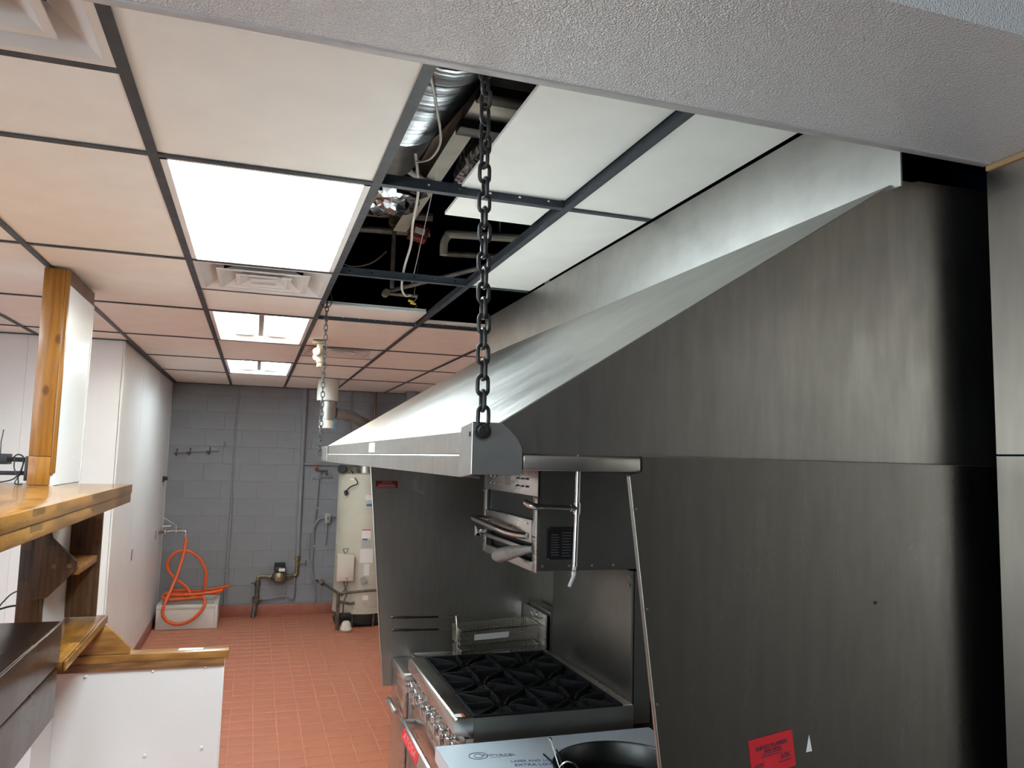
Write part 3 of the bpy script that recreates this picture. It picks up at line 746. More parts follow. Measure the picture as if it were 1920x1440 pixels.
# knobs
def knob(y, z, big):
    r = 0.030 if big else 0.026
    mb = MB().cyl((1.114, y, z), (1.094, y, z), r*0.55, 18).cyl((1.094, y, z), (1.072, y, z), r, 22, r*0.9)
    mb.box(1.050, 1.074, y-0.0075, y+0.0075, z-r*0.92, z+r*0.92)
    return mb
for y in (0.70, 0.80, 0.905, 1.06, 1.16, 1.32, 1.42, 1.51):
    part('knob', knob(y, 0.822, y == 0.70), 'chrome', rg, 0.002, 2)
# oven door with towel-bar handle and badge
dr = part('oven_door', B(1.088, 1.118, RY0+0.03, RY1-0.03, 0.20, 0.735), 'steel_eq', rg, 0.006)
hx, hz = 1.030, 0.668
hp = MB().prism([(hx-0.016, hz-0.030), (hx-0.020, hz-0.022), (hx-0.008, hz+0.022), (hx+0.004, hz+0.028), (hx+0.012, hz+0.026), (hx-0.004, hz-0.028)], 'Y', RY0+0.09, RY1-0.09)
hp.box(hx, 1.09, RY0+0.10, RY0+0.125, hz-0.015, hz+0.02).box(hx, 1.09, RY1-0.125, RY1-0.10, hz-0.015, hz+0.02)
part('door_handle', hp, 'steel_eq', dr, 0.002)
bd = part('badge', MB().add([(hx-0.0215, 1.36, hz-0.020), (hx-0.0215, 1.02, hz-0.020), (hx-0.0095, 1.02, hz+0.019), (hx-0.0095, 1.36, hz+0.019),
                              (hx-0.018, 1.36, hz-0.021), (hx-0.018, 1.02, hz-0.021), (hx-0.006, 1.02, hz+0.018), (hx-0.006, 1.36, hz+0.018)],
                             [(0,1,2,3), (7,6,5,4), (0,4,5,1), (1,5,6,2), (2,6,7,3), (3,7,4,0)]), 'badge_red', dr, label='red brand badge with raised letters')
bu = Vector((0.012, 0, 0.039)).normalized()
lettering('badge_letters', 'ATOSA', 0.040, 'badge_light', dr, Vector((hx-0.0158, 1.19, hz-0.0006)), (0, -1, 0), bu, depth=0.0012, squash=2.1)
for k in range(4):
    part('leg', MB().cyl((1.17 if k % 2 else 1.76, RY0+0.06 if k < 2 else RY1-0.06, 0.0036), (1.17 if k % 2 else 1.76, RY0+0.06 if k < 2 else RY1-0.06, 0.142), 0.022, 12), 'steel_eq', rg)
# grates: six castings and burners
def grate(x0, x1, y0, y1):
    zt = RZ+0.004; mb = MB(); t = 0.007
    cx, cy = (x0+x1)/2, (y0+y1)/2
    def bar(p, q, h=0.020, w_=t, drop=0.0):
        p, q = Vector(p), Vector(q); d = (q-p).normalized(); s = Vector((-d.y, d.x, 0))*w_*0.5
        v = [p-s, p+s, q+s, q-s]
        z0 = [zt-h, zt-h, zt-h, zt-h]; z1 = [zt, zt, zt-drop, zt-drop]
        mb.add([(v[k].x, v[k].y, z0[k]) for k in range(4)] + [(v[k].x, v[k].y, z1[k]) for k in range(4)],
               [(0,3,2,1), (4,5,6,7), (0,1,5,4), (1,2,6,5), (2,3,7,6), (3,0,4,7)])
    for (p, q) in (((x0, y0), (x1, y0)), ((x0, y1), (x1, y1)), ((x0, y0), (x0, y1)), ((x1, y0), (x1, y1))):
        bar((*p, 0), (*q, 0), 0.022, 0.012, 0.0)
    R0 = 0.045
    for k in range(8):
        a = k*PI/4; d = Vector((math.cos(a), math.sin(a), 0))
        s = min((x1-x0)/2/abs(d.x) if abs(d.x) > 1e-6 else 9, (y1-y0)/2/abs(d.y) if abs(d.y) > 1e-6 else 9)
        c = Vector((cx, cy, 0))
        bar(c+d*s, c+d*(R0+0.02), 0.024, 0.010); bar(c+d*(R0+0.02), c+d*R0*0.7, 0.022, 0.010, 0.012)
    return mb
gy = [RY0+0.008 + k*(RY1-RY0-0.016)/3 for k in range(4)]; gx = [1.152, 1.462, 1.768]
for i in range(2):
    for j in range(3):
        g = part('grate', grate(gx[i]+0.003, gx[i+1]-0.003, gy[j]+0.003, gy[j+1]-0.003), 'black_iron', rg, 0.0015, 1)
        cxx, cyy = (gx[i]+gx[i+1])/2, (gy[j]+gy[j+1])/2
        part('burner', MB().lathe((cxx, cyy, 0.888), [(0.048, 0), (0.048, 0.012), (0.038, 0.022), (0.012, 0.026)], 20), 'black_iron', rg)

# ------------------------------------------------------------------ salamander broiler above the range back
sm = thing('salamander_broiler', 'stainless salamander broiler mounted above the back of the range', 'broiler', (1.61, 1.08, 1.46))
SX, SY0, SY1, SZ0, SZ1 = 1.400, 0.700, 1.470, 1.470, 1.868
part('cabinet', B(SX+0.10, 1.865, SY0+0.004, SY1-0.004, SZ0+0.01, SZ1), 'steel_in_shade', sm, 0.003)
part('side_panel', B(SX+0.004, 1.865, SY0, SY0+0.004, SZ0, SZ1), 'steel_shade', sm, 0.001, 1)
part('side_panel', B(SX+0.004, 1.865, SY1-0.004, SY1, SZ0, SZ1), 'steel_in_shade', sm, 0.001, 1)
part('upper_fascia', B(SX, SX+0.012, SY0, SY1, 1.765, SZ1), 'steel_eq', sm, 0.002)
part('frame_post', B(SX, SX+0.012, SY0, SY0+0.052, SZ0-0.008, 1.765), 'steel_eq', sm, 0.002)
part('frame_post', B(SX, SX+0.012, SY1-0.052, SY1, SZ0-0.008, 1.765), 'steel_eq', sm, 0.002)
part('opening', B(SX+0.012, SX+0.018, SY0+0.05, SY1-0.05, 1.655, 1.768), 'opening_shade', sm)
part('lower_fascia', B(SX-0.004, SX+0.012, SY0+0.052, SY1-0.052, 1.575, 1.668), 'steel_eq', sm, 0.002)
part('slot', B(SX+0.03, SX+0.036, SY0+0.05, SY1-0.05, 1.47, 1.58), 'opening_shade', sm)
part('grid_rail', B(SX-0.002, SX+0.02, SY0+0.052, SY1-0.052, 1.535, 1.552), 'steel_bright', sm, 0.002)
part('bottom_rail', B(SX-0.002, SX+0.02, SY0+0.052, SY1-0.052, SZ0-0.008, 1.500), 'steel_bright', sm, 0.002)
for k in range(3):
    for zz in (1.834, 1.802):
        part('vent_louvre', MB().prism([(SX-0.006, zz-0.005), (SX+0.001, zz+0.004), (SX+0.001, zz-0.006)], 'Y', SY0+0.10+k*0.062, SY0+0.142+k*0.062), 'steel_eq', sm)
        part('vent_louvre', MB().prism([(SX-0.006, zz-0.005), (SX+0.001, zz+0.004), (SX+0.001, zz-0.006)], 'Y', SY1-0.24+k*0.062, SY1-0.215+k*0.062), 'steel_eq', sm)
part('badge_plate', B(SX-0.002, SX+0.001, 1.05, 1.13, 1.797, 1.845), 'steel_in_shade', sm, 0.001, 1)
for (yy, zz) in ((SY0+0.03, 1.758), (SY1-0.015, 1.758), (SY0+0.03, 1.60), (1.08, 1.662), (SY0+0.10, 1.650), (SY1-0.1, 1.662), (SY0+0.02, 1.855)):
    part('screw', MB().cyl((SX-0.007, yy, zz), (SX-0.001, yy, zz), 0.005, 10), 'chrome', sm)
part('rack_handle', MB().tube(smooth_path([(SX+0.01, SY1-0.02, 1.620), (SX-0.045, SY1-0.02, 1.622), (SX-0.058, SY1-0.06, 1.620), (SX-0.055, 1.05, 1.606), (SX-0.035, 0.92, 1.598), (SX-0.004, 0.80, 1.598)], 6), 0.0145, 12), 'pipe_chrome', sm)
part('lever_grip', MB().tube([(SX+0.002, 0.745, 1.553), (SX-0.03, 0.80, 1.540), (SX-0.06, 0.87, 1.522), (SX-0.085, 0.93, 1.506), (SX-0.092, 0.955, 1.500)], [0.012, 0.021, 0.029, 0.031, 0.020], 14), 'grip_grey', sm, label='fat grey lever grip')
part('knob', MB().cyl((SX+0.002, 1.455, 1.560), (SX-0.020, 1.455, 1.560), 0.018, 18).cyl((SX-0.018, 1.455, 1.560), (SX-0.045, 1.455, 1.560), 0.028, 20, 0.026), 'chrome', sm, 0.002)
pl = part('rating_plate', B(1.446, 1.562, SY0-0.0035, SY0-0.0005, 1.515, 1.645), 'plate_black', sm, label='black rating plate with fine print')
for k in range(9):
    part('print_line', B(1.462, 1.496 - (0.006 if k % 3 == 2 else 0), SY0-0.0042, SY0-0.0036, 1.532+k*0.010, 1.5345+k*0.010), 'plate_text', pl)
    part('print_line', B(1.508, 1.548 - (0.008 if k % 4 == 1 else 0), SY0-0.0042, SY0-0.0036, 1.528+k*0.0115, 1.5305+k*0.0115), 'plate_text', pl)
for (xx, zz) in ((1.449, 1.642), (1.559, 1.642), (1.449, 1.518), (1.559, 1.518)):
    part('screw', MB().cyl((xx, SY0-0.007, zz), (xx, SY0-0.003, zz), 0.003, 10), 'chrome', pl)
for xx in (1.425, 1.54, 1.64, 1.735):
    part('bolt', MB().cyl((xx, SY0-0.008, 1.490), (xx, SY0, 1.490), 0.0055, 10), 'steel', sm)

# fire suppression pipe dropping from the hood
pp = thing('suppression_pipe', 'shiny chrome suppression pipe dropping from the hood with a tee and angled nozzle', 'pipe', (1.50, 0.52, 1.43))
PX, PY = 1.497, 0.520
part('drop_pipe', MB().tube([(PX+0.004, PY, 2.02), (PX, PY, 1.735), (PX-0.006, PY, 1.512)], 0.0105, 14), 'pipe_chrome', pp)
part('tee', MB().cyl((PX+0.001, PY, 1.752), (PX-0.001, PY, 1.708), 0.0145, 14).cyl((PX-0.004, PY, 1.731), (PX-0.026, PY, 1.731), 0.0135, 14), 'pipe_chrome', pp)
part('branch_pipe', MB().cyl((PX-0.020, PY, 1.731), (PX-0.155, PY, 1.736), 0.0095, 14), 'pipe_chrome', pp)
part('elbow', MB().tube(smooth_path([(PX-0.145, PY, 1.736), (PX-0.172, PY, 1.737), (PX-0.190, PY+0.012, 1.742), (PX-0.196, PY+0.035, 1.750)], 5), 0.0125, 12), 'pipe_chrome', pp)
part('nozzle_nut', MB().cyl((PX-0.006, PY, 1.512), (PX-0.008, PY, 1.497), 0.0085, 6).cyl((PX-0.008, PY, 1.494), (PX-0.009, PY, 1.477), 0.0095, 6), 'white_metal', pp)
part('nozzle', MB().cyl((PX-0.009, PY, 1.476), (PX-0.027, PY, 1.436), 0.0075, 8), 'white_metal', pp)

# ------------------------------------------------------------------ fryer beyond the range
FY0, FY1, FX, FZ = 1.592, 1.952, 1.058, 0.850
fy = thing('deep_fryer', 'stainless deep fryer squeezed between the range and the far side panel', 'fryer', (1.45, 1.77, 0.0))
part('cabinet', B(1.085, 1.80, FY0+0.004, FY1-0.004, 0.13, 0.80), 'steel_eq', fy, 0.003)
part('front_ledge', MB().prism([(FX, 0.803), (FX, 0.838), (FX+0.006, FZ), (1.160, FZ), (1.160, 0.80), (FX+0.05, 0.80)], 'Y', FY0, FY1), 'steel_eq', fy, 0.003)
part('tank_rim', B(1.160, 1.172, FY0, FY1, 0.80, FZ+0.022), 'steel_eq', fy, 0.003)
part('tank_rim', B(1.172, 1.785, FY0, FY0+0.012, 0.80, FZ+0.022), 'steel_eq', fy, 0.003)
part('tank_rim', B(1.172, 1.785, FY1-0.012, FY1, 0.80, FZ+0.022), 'steel_eq', fy, 0.003)
part('oil_tank', B(1.172, 1.785, FY0+0.012, FY1-0.012, 0.80, 0.815), 'steel_in_shade', fy)
part('rear_riser', B(1.785, 1.800, FY0, FY1, 0.80, 1.115), 'steel_eq', fy, 0.003)
part('flue_box', B(1.825, 1.89, FY0+0.03, FY1-0.01, 0.85, 1.12), 'steel_in_shade', fy, 0.002)
dd = part('door', B(1.066, 1.085, FY0+0.002, FY1-0.002, 0.16, 0.645), 'steel_eq', fy, 0.003)
part('door_handle', MB().cyl((1.040, 1.68, 0.652), (1.040, 1.90, 0.652), 0.016, 14), 'steel_eq', dd, 0.002)
part('drawer_front', B(1.066, 1.085, FY0+0.002, FY1-0.002, 0.650, 0.798), 'steel_eq', fy, 0.003)
part('name_plate', B(1.0645, 1.0659, 1.67, 1.80, 0.715, 0.765), 'steel_in_shade', fy, 0.0005, 1)
part('warning_sticker', B(1.068, 1.104, FY0+0.012, FY0+0.045, FZ+0.0002, FZ+0.001), 'paper', fy, label='white and red warning sticker')
part('sticker_band', B(1.104, 1.112, FY0+0.012, FY0+0.045, FZ+0.0002, FZ+0.0011), 'label_red', fy)
for (yy, zz) in ((1.655, 1.085), (1.735, 1.080)):
    part('basket_hook', MB().tube(smooth_path([(1.786, yy, zz), (1.768, yy, zz+0.006), (1.758, yy, zz+0.022), (1.766, yy, zz+0.034)], 5), 0.0035, 8), 'chrome', fy)
for k in range(4):
    xx, yy = (1.13 if k % 2 else 1.74), (FY0+0.05 if k < 2 else FY1-0.05)
    part('leg', MB().cyl((xx, yy, 0.0036), (xx, yy, 0.132), 0.02, 12), 'steel_eq', fy)

# fry baskets
def basket(label, z0, z1, xo, ytop0, ytop1, hz_, tilt_):
    bx0, bx1 = 1.355+xo, 1.770+xo
    t = thing('fry_basket', label, 'basket', ((bx0+bx1)/2, 1.75, z0), 'fry baskets on the fryer')
    def P(x, y, z):            # gentle tilt along its length
        return (x, y, z + (x-bx0)*tilt_)
    y0, y1 = ytop0, ytop1
    ins = 0.014
    wr = 0.0016
    mesh = MB()
    def wline(p, q, r=wr):
        p, q = Vector(p), Vector(q); d = (q-p).normalized(); a = d.orthogonal().normalized()*r; b = d.cross(a)
        mesh.add([p+a, p+b, p-a, p-b, q+a, q+b, q-a, q-b], [(0,1,5,4), (1,2,6,5), (2,3,7,6), (3,0,4,7)])
    nx, nz, ny = 34, 8, 15
    for k in range(nx+1):
        x = bx0 + (bx1-bx0)*k/nx
        wline(P(x, y0, z1), P(x, y0+ins, z0)); wline(P(x, y1, z1), P(x, y1-ins, z0)); wline(P(x, y0+ins, z0), P(x, y1-ins, z0))
    for k in range(nz+1):
        s = k/nz; zz = z1+(z0-z1)*s; a = ins*s
        wline(P(bx0, y0+a, zz), P(bx1, y0+a, zz)); wline(P(bx0, y1-a, zz), P(bx1, y1-a, zz))
        wline(P(bx0, y0+a, zz), P(bx0, y1-a, zz)); wline(P(bx1, y0+a, zz), P(bx1, y1-a, zz))
    for k in range(ny+1):
        y = y0+ins+(y1-y0-2*ins)*k/ny; yt = y0+(y1-y0)*k/ny
        wline(P(bx0, y, z0), P(bx1, y, z0)); wline(P(bx0, yt, z1), P(bx0, y, z0)); wline(P(bx1, yt, z1), P(bx1, y, z0))
    part('wire_mesh', mesh, 'wire', t)
    part('top_rim', MB().tube([P(bx0, y0, z1), P(bx1, y0, z1), P(bx1, y1, z1), P(bx0, y1, z1)], 0.0042, 6, closed=True), 'wire', t)
    part('bottom_frame', MB().tube([P(bx0, y0+ins, z0), P(bx1, y0+ins, z0), P(bx1, y1-ins, z0), P(bx0, y1-ins, z0)], 0.0036, 6, closed=True), 'wire', t)
    ym = (y0+y1)/2
    part('handle_bracket', MB().tube([P(bx0-0.002, ym+0.02, z0), P(bx0-0.004, ym+0.02, z1), (bx0-0.006, ym, hz_+0.004)], 0.0035, 6).tube([P(bx0-0.002, ym-0.02, z0), P(bx0-0.004, ym-0.02, z1), (bx0-0.006, ym, hz_+0.004)], 0.0035, 6), 'wire', t)
    h = part('handle', MB().tube([(bx0-0.006, ym, hz_), (bx0-0.11, ym, hz_+0.002)], 0.0025, 8), 'wire', t)
    part('grip', MB().tube([(bx0-0.10, ym, hz_+0.002), (bx0-0.20, ym, hz_+0.004), (bx0-0.27, ym+0.012, hz_+0.006), (bx0-0.335, ym+0.008, hz_+0.008), (bx0-0.340, ym, hz_+0.008), (bx0-0.335, ym-0.008, hz_+0.008), (bx0-0.27, ym-0.012, hz_+0.006), (bx0-0.20, ym, hz_+0.004)], 0.0050, 8), 'cable_k', h, label='black coated grip')
    part('paper_tag', MB().add([P(bx0+0.07, y0-0.001, z1-0.020), P(bx0+0.255, y0-0.001, z1-0.020), P(bx0+0.255, y0+0.006, z0+0.022), P(bx0+0.07, y0+0.006, z0+0.022)], [(0,1,2,3)]), 'paper', t, label='white paper tag behind the mesh')
    return t
basket('upper wire fry basket with black-tipped handle hooked on the fryer back', 0.962, 1.035, 0.0, 1.655, 1.845, 1.092, 0.045)
basket('lower wire fry basket under the upper one with its own black-tipped handle', 0.866, 0.936, 0.004, 1.650, 1.840, 1.030, 0.045)

# ------------------------------------------------------------------ film-covered table in front, with pot and tongs
tb = thing('work_table', 'low equipment table in front of the range, steel top still under bluish protective film', 'table', (1.42, 0.2, 0.0))
TZ = 0.864
top = part('table_top', MB().prism([(0.992, TZ-0.050), (0.992, TZ-0.004), (0.996, TZ), (1.86, TZ), (1.86, TZ-0.050)], 'Y', -0.70, 0.606), 'steel_eq', tb, 0.002)
fm = part('protective_film', B(0.993, 1.858, -0.698, 0.604, TZ+0.0003, TZ+0.0012), 'film', top, label='bluish white protective film with print')
part('film_edge', B(0.9908, 0.9918, -0.698, 0.604, TZ-0.048, TZ+0.001), 'film', top)
zf = TZ+0.0018
tdir, tup = Vector((0.985, -0.17, 0)), Vector((0.17, 0.985, 0))
lettering('film_print', 'NOVACEL', 0.026, 'ink', fm, (1.192, 0.470, zf), tdir, tup)
ov = MB(); oc = (1.118, 0.480)
for (ra, rb) in ((0.034, 0.030), (0.015, 0.018)):
    pts = [(oc[0]+ra*math.cos(2*PI*k/28), oc[1]+rb*math.sin(2*PI*k/28), zf) for k in range(28)]
    ov.tube(pts, 0.0012, 4, closed=True)
part('film_print', ov, 'ink', fm)
part('film_print', B(1.155, 1.235, 0.452, 0.4538, zf-0.0004, zf), 'ink', fm)
lettering('film_print', 'LASER AND LOW NOISE', 0.026, 'ink_blue', fm, (1.325, 0.385, zf), tdir, tup, squash=0.8)
lettering('film_print', 'EXTRA LOW NOISE', 0.028, 'ink_blue', fm, (1.325, 0.350, zf), tdir, tup, squash=0.9)
lettering('film_print', 'NOVACEL', 0.045, 'ink_blue', fm, (1.10, 0.345, zf), tdir, tup)
for (xx, yy) in ((1.04, 0.55), (1.80, 0.55), (1.04, -0.65), (1.80, -0.65)):
    part('leg', MB().cyl((xx, yy, 0.0036), (xx, yy, TZ-0.05), 0.022, 12), 'steel_eq', tb)
part('undershelf', B(1.02, 1.82, -0.67, 0.57, 0.25, 0.27), 'steel_eq', tb, 0.003)

pt = thing('round_pan', 'wide dark-bottomed round steel pan standing on the film-covered table', 'pan', (1.475, 0.075, TZ+0.0013))
pc, pr, ph = (1.475, 0.072, TZ+0.0013), 0.215, 0.078
part('shell', MB().lathe(pc, [(pr-0.012, 0.0), (pr-0.002, 0.006), (pr, ph), (pr+0.006, ph+0.002), (pr+0.006, ph+0.005), (pr-0.002, ph+0.006), (pr-0.006, ph), (pr-0.010, 0.010), (0.0005, 0.008)], 56, cap=False), 'pot', pt)
part('pan_floor', MB().lathe(pc, [(0.0005, 0.0105), (pr-0.012, 0.0105), (pr-0.012, 0.013), (0.0005, 0.013)], 48, cap=False), 'black_iron', pt)
tg = thing('wire_tongs', 'thin shiny wire tongs leaning out of the round steel pan', 'tongs', (1.27, 0.08, TZ+0.08))
for k, (dx, dy, h) in enumerate(((0, 0, 0.135), (0.012, -0.006, 0.105), (-0.012, 0.008, 0.09))):
    part('wire_arm', MB().tube(smooth_path([(1.300+dx, 0.070+dy, TZ+0.02), (1.266+dx, 0.085+dy, TZ+0.095), (1.240+dx*1.6, 0.10+dy, TZ+0.04+h)], 6), 0.0028, 8), 'chrome' if k == 0 else 'chain', tg)
part('wire_loop', MB().tube(smooth_path([(1.266, 0.085, TZ+0.095), (1.29, 0.07, TZ+0.115), (1.315, 0.055, TZ+0.098), (1.32, 0.05, TZ+0.07)], 6), 0.0028, 8), 'chrome', tg)
part('tip_ball', MB().lathe((1.240, 0.10, TZ+0.176), [(0.0008, -0.006), (0.005, -0.003), (0.005, 0.003), (0.0008, 0.006)], 12), 'chrome', tg)

# ------------------------------------------------------------------ pass-through post, shelves and half wall on the left
po = thing('wing_post', 'tall post faced in stained pine with a white side panel, rising to the ceiling', 'post', (-0.565, 1.88, 0.0))
part('core', B(-0.612, -0.524, 1.625, 2.150, 0.0, CEIL-0.008), 'white_paint', po)
part('front_board', B(-0.622, -0.536, 1.604, 1.625, 1.873, CEIL-0.008), 'wood_z', po, 0.003)
part('front_board', B(-0.622, -0.536, 1.6045, 1.625, 1.748, 1.8715), 'wood_plain', po, 0.003)
part('front_board', B(-0.622, -0.536, 1.604, 1.625, 0.92, 1.659), 'wood_dark', po, 0.003)
part('edge_trim', B(-0.536, -0.518, 1.606, 1.625, 1.80, CEIL-0.008), 'wood_plain', po, 0.002)
part('edge_trim', B(-0.536, -0.522, 1.606, 1.625, 0.92, 1.659), 'wood_dark', po, 0.002)
part('top_trim', B(-0.524, -0.517, 1.625, 2.155, CEIL-0.075, CEIL-0.008), 'wood_brown', po, 0.002)
part('side_panel', B(-0.524, -0.5185, 1.625, 2.155, 1.748, CEIL-0.076), 'frp', po)
part('side_panel', B(-0.524, -0.5185, 1.625, 2.155, 0.92, 1.659), 'frp', po)
part('corner_bead', B(-0.526, -0.5145, 2.143, 2.158, 1.748, CEIL-0.076), 'white_metal', po, 0.002)
for (y, z) in ((1.72, 1.93), (1.95, 1.87), (1.72, 2.30)):
    part('rivet', MB().cyl((-0.5185, y, z), (-0.5145, y, z), 0.006, 12, 0.003), 'white_paint', po)

sh = thing('butcher_block_shelf', 'thick butcher block pass shelf running past the pine post at eye level', 'shelf', (-0.5, 0.6, 1.661))
mb = MB().prism([(-0.92, -1.4), (-0.243, -1.4), (-0.243, 1.900), (-0.515, 1.900), (-0.515, 1.600), (-0.626, 1.600), (-0.626, 1.900), (-0.92, 1.900)], 'Z', 1.704, 1.746)
part('upper_slab', mb, 'wood_y', sh, 0.002)
mb = MB().prism([(-0.915, -1.4), (-0.246, -1.4), (-0.246, 1.897), (-0.515, 1.897), (-0.515, 1.600), (-0.626, 1.600), (-0.626, 1.897), (-0.915, 1.897)], 'Z', 1.661, 1.7035)
part('lower_slab', mb, 'wood_y', sh, 0.002)

cb = thing('corbel_bracket', 'dark wooden diamond-shaped corbel with two plugs bracing the eye-level shelf on the post', 'bracket', (-0.46, 1.59, 1.25))
part('plate', MB().prism([(-0.560, 1.62), (-0.505, 1.55), (-0.500, 1.525), (-0.399, 1.424), (-0.397, 1.388), (-0.425, 1.358), (-0.503, 1.272), (-0.560, 1.262)], 'Y', 1.572, 1.603), 'wood_dark', cb, 0.003)
for (x, z) in ((-0.482, 1.405), (-0.424, 1.405)):
    part('plug', MB().cyl((x, 1.5735, z), (x, 1.570, z), 0.010, 16).cyl((x, 1.5705, z), (x, 1.569, z), 0.006, 14), 'wood_z', cb)
sb = thing('shelf_divider', 'dark upright board and little cross rail between the eye-level shelf and lower wooden shelf', 'shelf divider', (-0.45, 2.05, 1.10))
part('upright_board', B(-0.517, -0.382, 2.035, 2.060, 1.101, 1.660), 'wood_dark', sb, 0.002)
part('cross_rail', MB().prism([(-0.510, 1.362), (-0.392, 1.362), (-0.392, 1.397), (-0.510, 1.397)], 'Y', 1.605, 2.034), 'wood_x', sb, 0.003)
ls = thing('lower_shelf', 'narrow stained board shelf running from the steel unit to the half wall corner', 'shelf', (-0.45, 1.6, 1.07))
part('board', MB().prism([(-0.515, 1.16), (-0.343, 1.16), (-0.343, 2.075), (-0.5135, 2.075), (-0.5135, 1.61), (-0.515, 1.60)], 'Z', 1.072, 1.100), 'wood_y', ls, 0.002)
part('front_edge', B(-0.3425, -0.330, 1.16, 2.060, 1.066, 1.101), 'wood_y', ls, 0.002)
solo('triangle_gusset', MB().prism([(-0.46, 0.9235), (-0.216, 0.9235), (-0.212, 0.950), (-0.326, 1.064), (-0.46, 1.064)], 'Y', 2.005, 2.030), 'wood_x', 'triangular stained wood gusset standing on the half wall cap under the lower shelf', 'bracket', 0.003)

hw = struct('wall_half', B(-0.5235, 0.212, 2.008, 2.088, 0.0, 0.862), 'white_paint')
struct('wall_half_left', B(-1.5, -0.625, 2.0, 2.09, 0.0, 1.05), 'frp')
part('wall_panel', B(-0.5235, 0.218, 2.000, 2.0075, 0.0, 0.862), 'frp', hw)
part('end_strip', B(0.2125, 0.222, 2.002, 2.092, 0.0, 0.880), 'steel_eq', hw, 0.002)
part('corner_bead', B(0.212, 0.2235, 1.997, 2.006, 0.0, 0.878), 'white_metal', hw, 0.002)
part('cap_board', B(-0.51, 0.242, 1.992, 2.092, 0.885, 0.922), 'wood_x', hw, 0.004)
part('cap_trim', B(-0.5235, 0.222, 1.990, 2.001, 0.848, 0.8845), 'wood_mix', hw, 0.003)
for (x, z) in ((-0.40, 0.828), (-0.105, 0.838), (0.135, 0.845), (-0.395, 0.40), (-0.115, 0.44), (0.14, 0.455)):
    part('rivet', MB().cyl((x, 2.0005, z), (x, 1.9935, z), 0.0100, 14, 0.0050), 'white_paint', hw)
lt = solo('paper_scrap', MB().add([(0.00, 2.03, 0.9225), (0.115, 2.025, 0.9225), (0.118, 2.065, 0.9225), (0.004, 2.072, 0.9225), (0.00, 2.03, 0.9240), (0.115, 2.025, 0.9245), (0.118, 2.065, 0.9235), (0.004, 2.072, 0.9243)],
     [(3,2,1,0), (4,5,6,7), (0,1,5,4), (1,2,6,5), (2,3,7,6), (3,0,4,7)]), 'paper', 'small crumpled white paper lying on the half wall cap', 'paper')

su = thing('steel_counter_unit', 'brown-reflecting stainless counter unit cut off at the lower left corner', 'counter', (-0.66, 0.2, 0.0))
part('lower_body', B(-1.05, -0.353, -1.2, 1.142, 0.90, 1.093), 'steel_brown_refl', su, 0.010, label='lower steel box')
part('upper_cover', B(-1.05, -0.350, -1.2, 1.146, 1.097, 1.256), 'steel_brown_refl', su, 0.006)
part('top_edge', MB().tube([(-0.352, -1.2, 1.254), (-0.352, 1.144, 1.254)], 0.004, 8), 'chrome', su)
for (x, y) in ((-0.66, 0.95), (-1.0, 0.95), (-0.66, -1.1), (-1.0, -1.1)):
    part('leg', MB().cyl((x, y, 0.0), (x, y, 0.905), 0.02, 12), 'steel_eq', su)

tv = thing('mounting_arm', 'black articulated mounting arm with looped cables behind the pine post', 'mount', (-0.70, 1.75, 1.747))
part('upright_rail', B(-0.640, -0.623, 1.63, 1.70, 1.765, 1.872), 'black', tv, 0.002)
part('upper_arm', B(-1.0, -0.640, 1.655, 1.675, 1.846, 1.866), 'black', tv, 0.002)
part('lower_arm', B(-1.0, -0.640, 1.655, 1.675, 1.788, 1.806), 'black', tv, 0.002)
part('head_box', B(-0.95, -0.706, 1.62, 1.70, 1.835, 1.880), 'black', tv, 0.003)
part('antenna', MB().tube([(-0.742, 1.66, 1.878), (-0.744, 1.66, 1.93), (-0.738, 1.66, 1.985)], 0.0022, 6), 'cable_k', tv)
part('cable', MB().tube(smooth_path([(-0.690, 1.645, 1.862), (-0.672, 1.64, 1.878), (-0.650, 1.64, 1.868), (-0.648, 1.635, 1.83), (-0.66, 1.62, 1.79), (-0.69, 1.60, 1.765), (-0.80, 1.56, 1.7485)], 7), 0.0032, 6), 'cable_k', tv)
part('cable', MB().tube(smooth_path([(-0.68, 1.635, 1.868), (-0.678, 1.63, 1.82), (-0.66, 1.625, 1.78), (-0.655, 1.62, 1.752)], 7), 0.003, 6), 'cable_k', tv)
part('cable', MB().tube(smooth_path([(-0.645, 1.64, 1.85), (-0.652, 1.63, 1.80), (-0.668, 1.62, 1.76), (-0.66, 1.61, 1.7505), (-0.635, 1.60, 1.7505)], 7), 0.003, 6), 'cable_k', tv)
solo('power_cord', MB().tube(smooth_path([(-0.613, 1.70, 1.295), (-0.66, 1.69, 1.275), (-0.69, 1.68, 1.24), (-0.72, 1.68, 1.205), (-0.80, 1.68, 1.19)], 7), 0.003, 6).tube(smooth_path([(-0.613, 1.69, 1.222), (-0.66, 1.688, 1.222), (-0.72, 1.68, 1.205)], 5), 0.0045, 6), 'cable_k', 'thin black power cord running from the post under the shelf', 'cord')

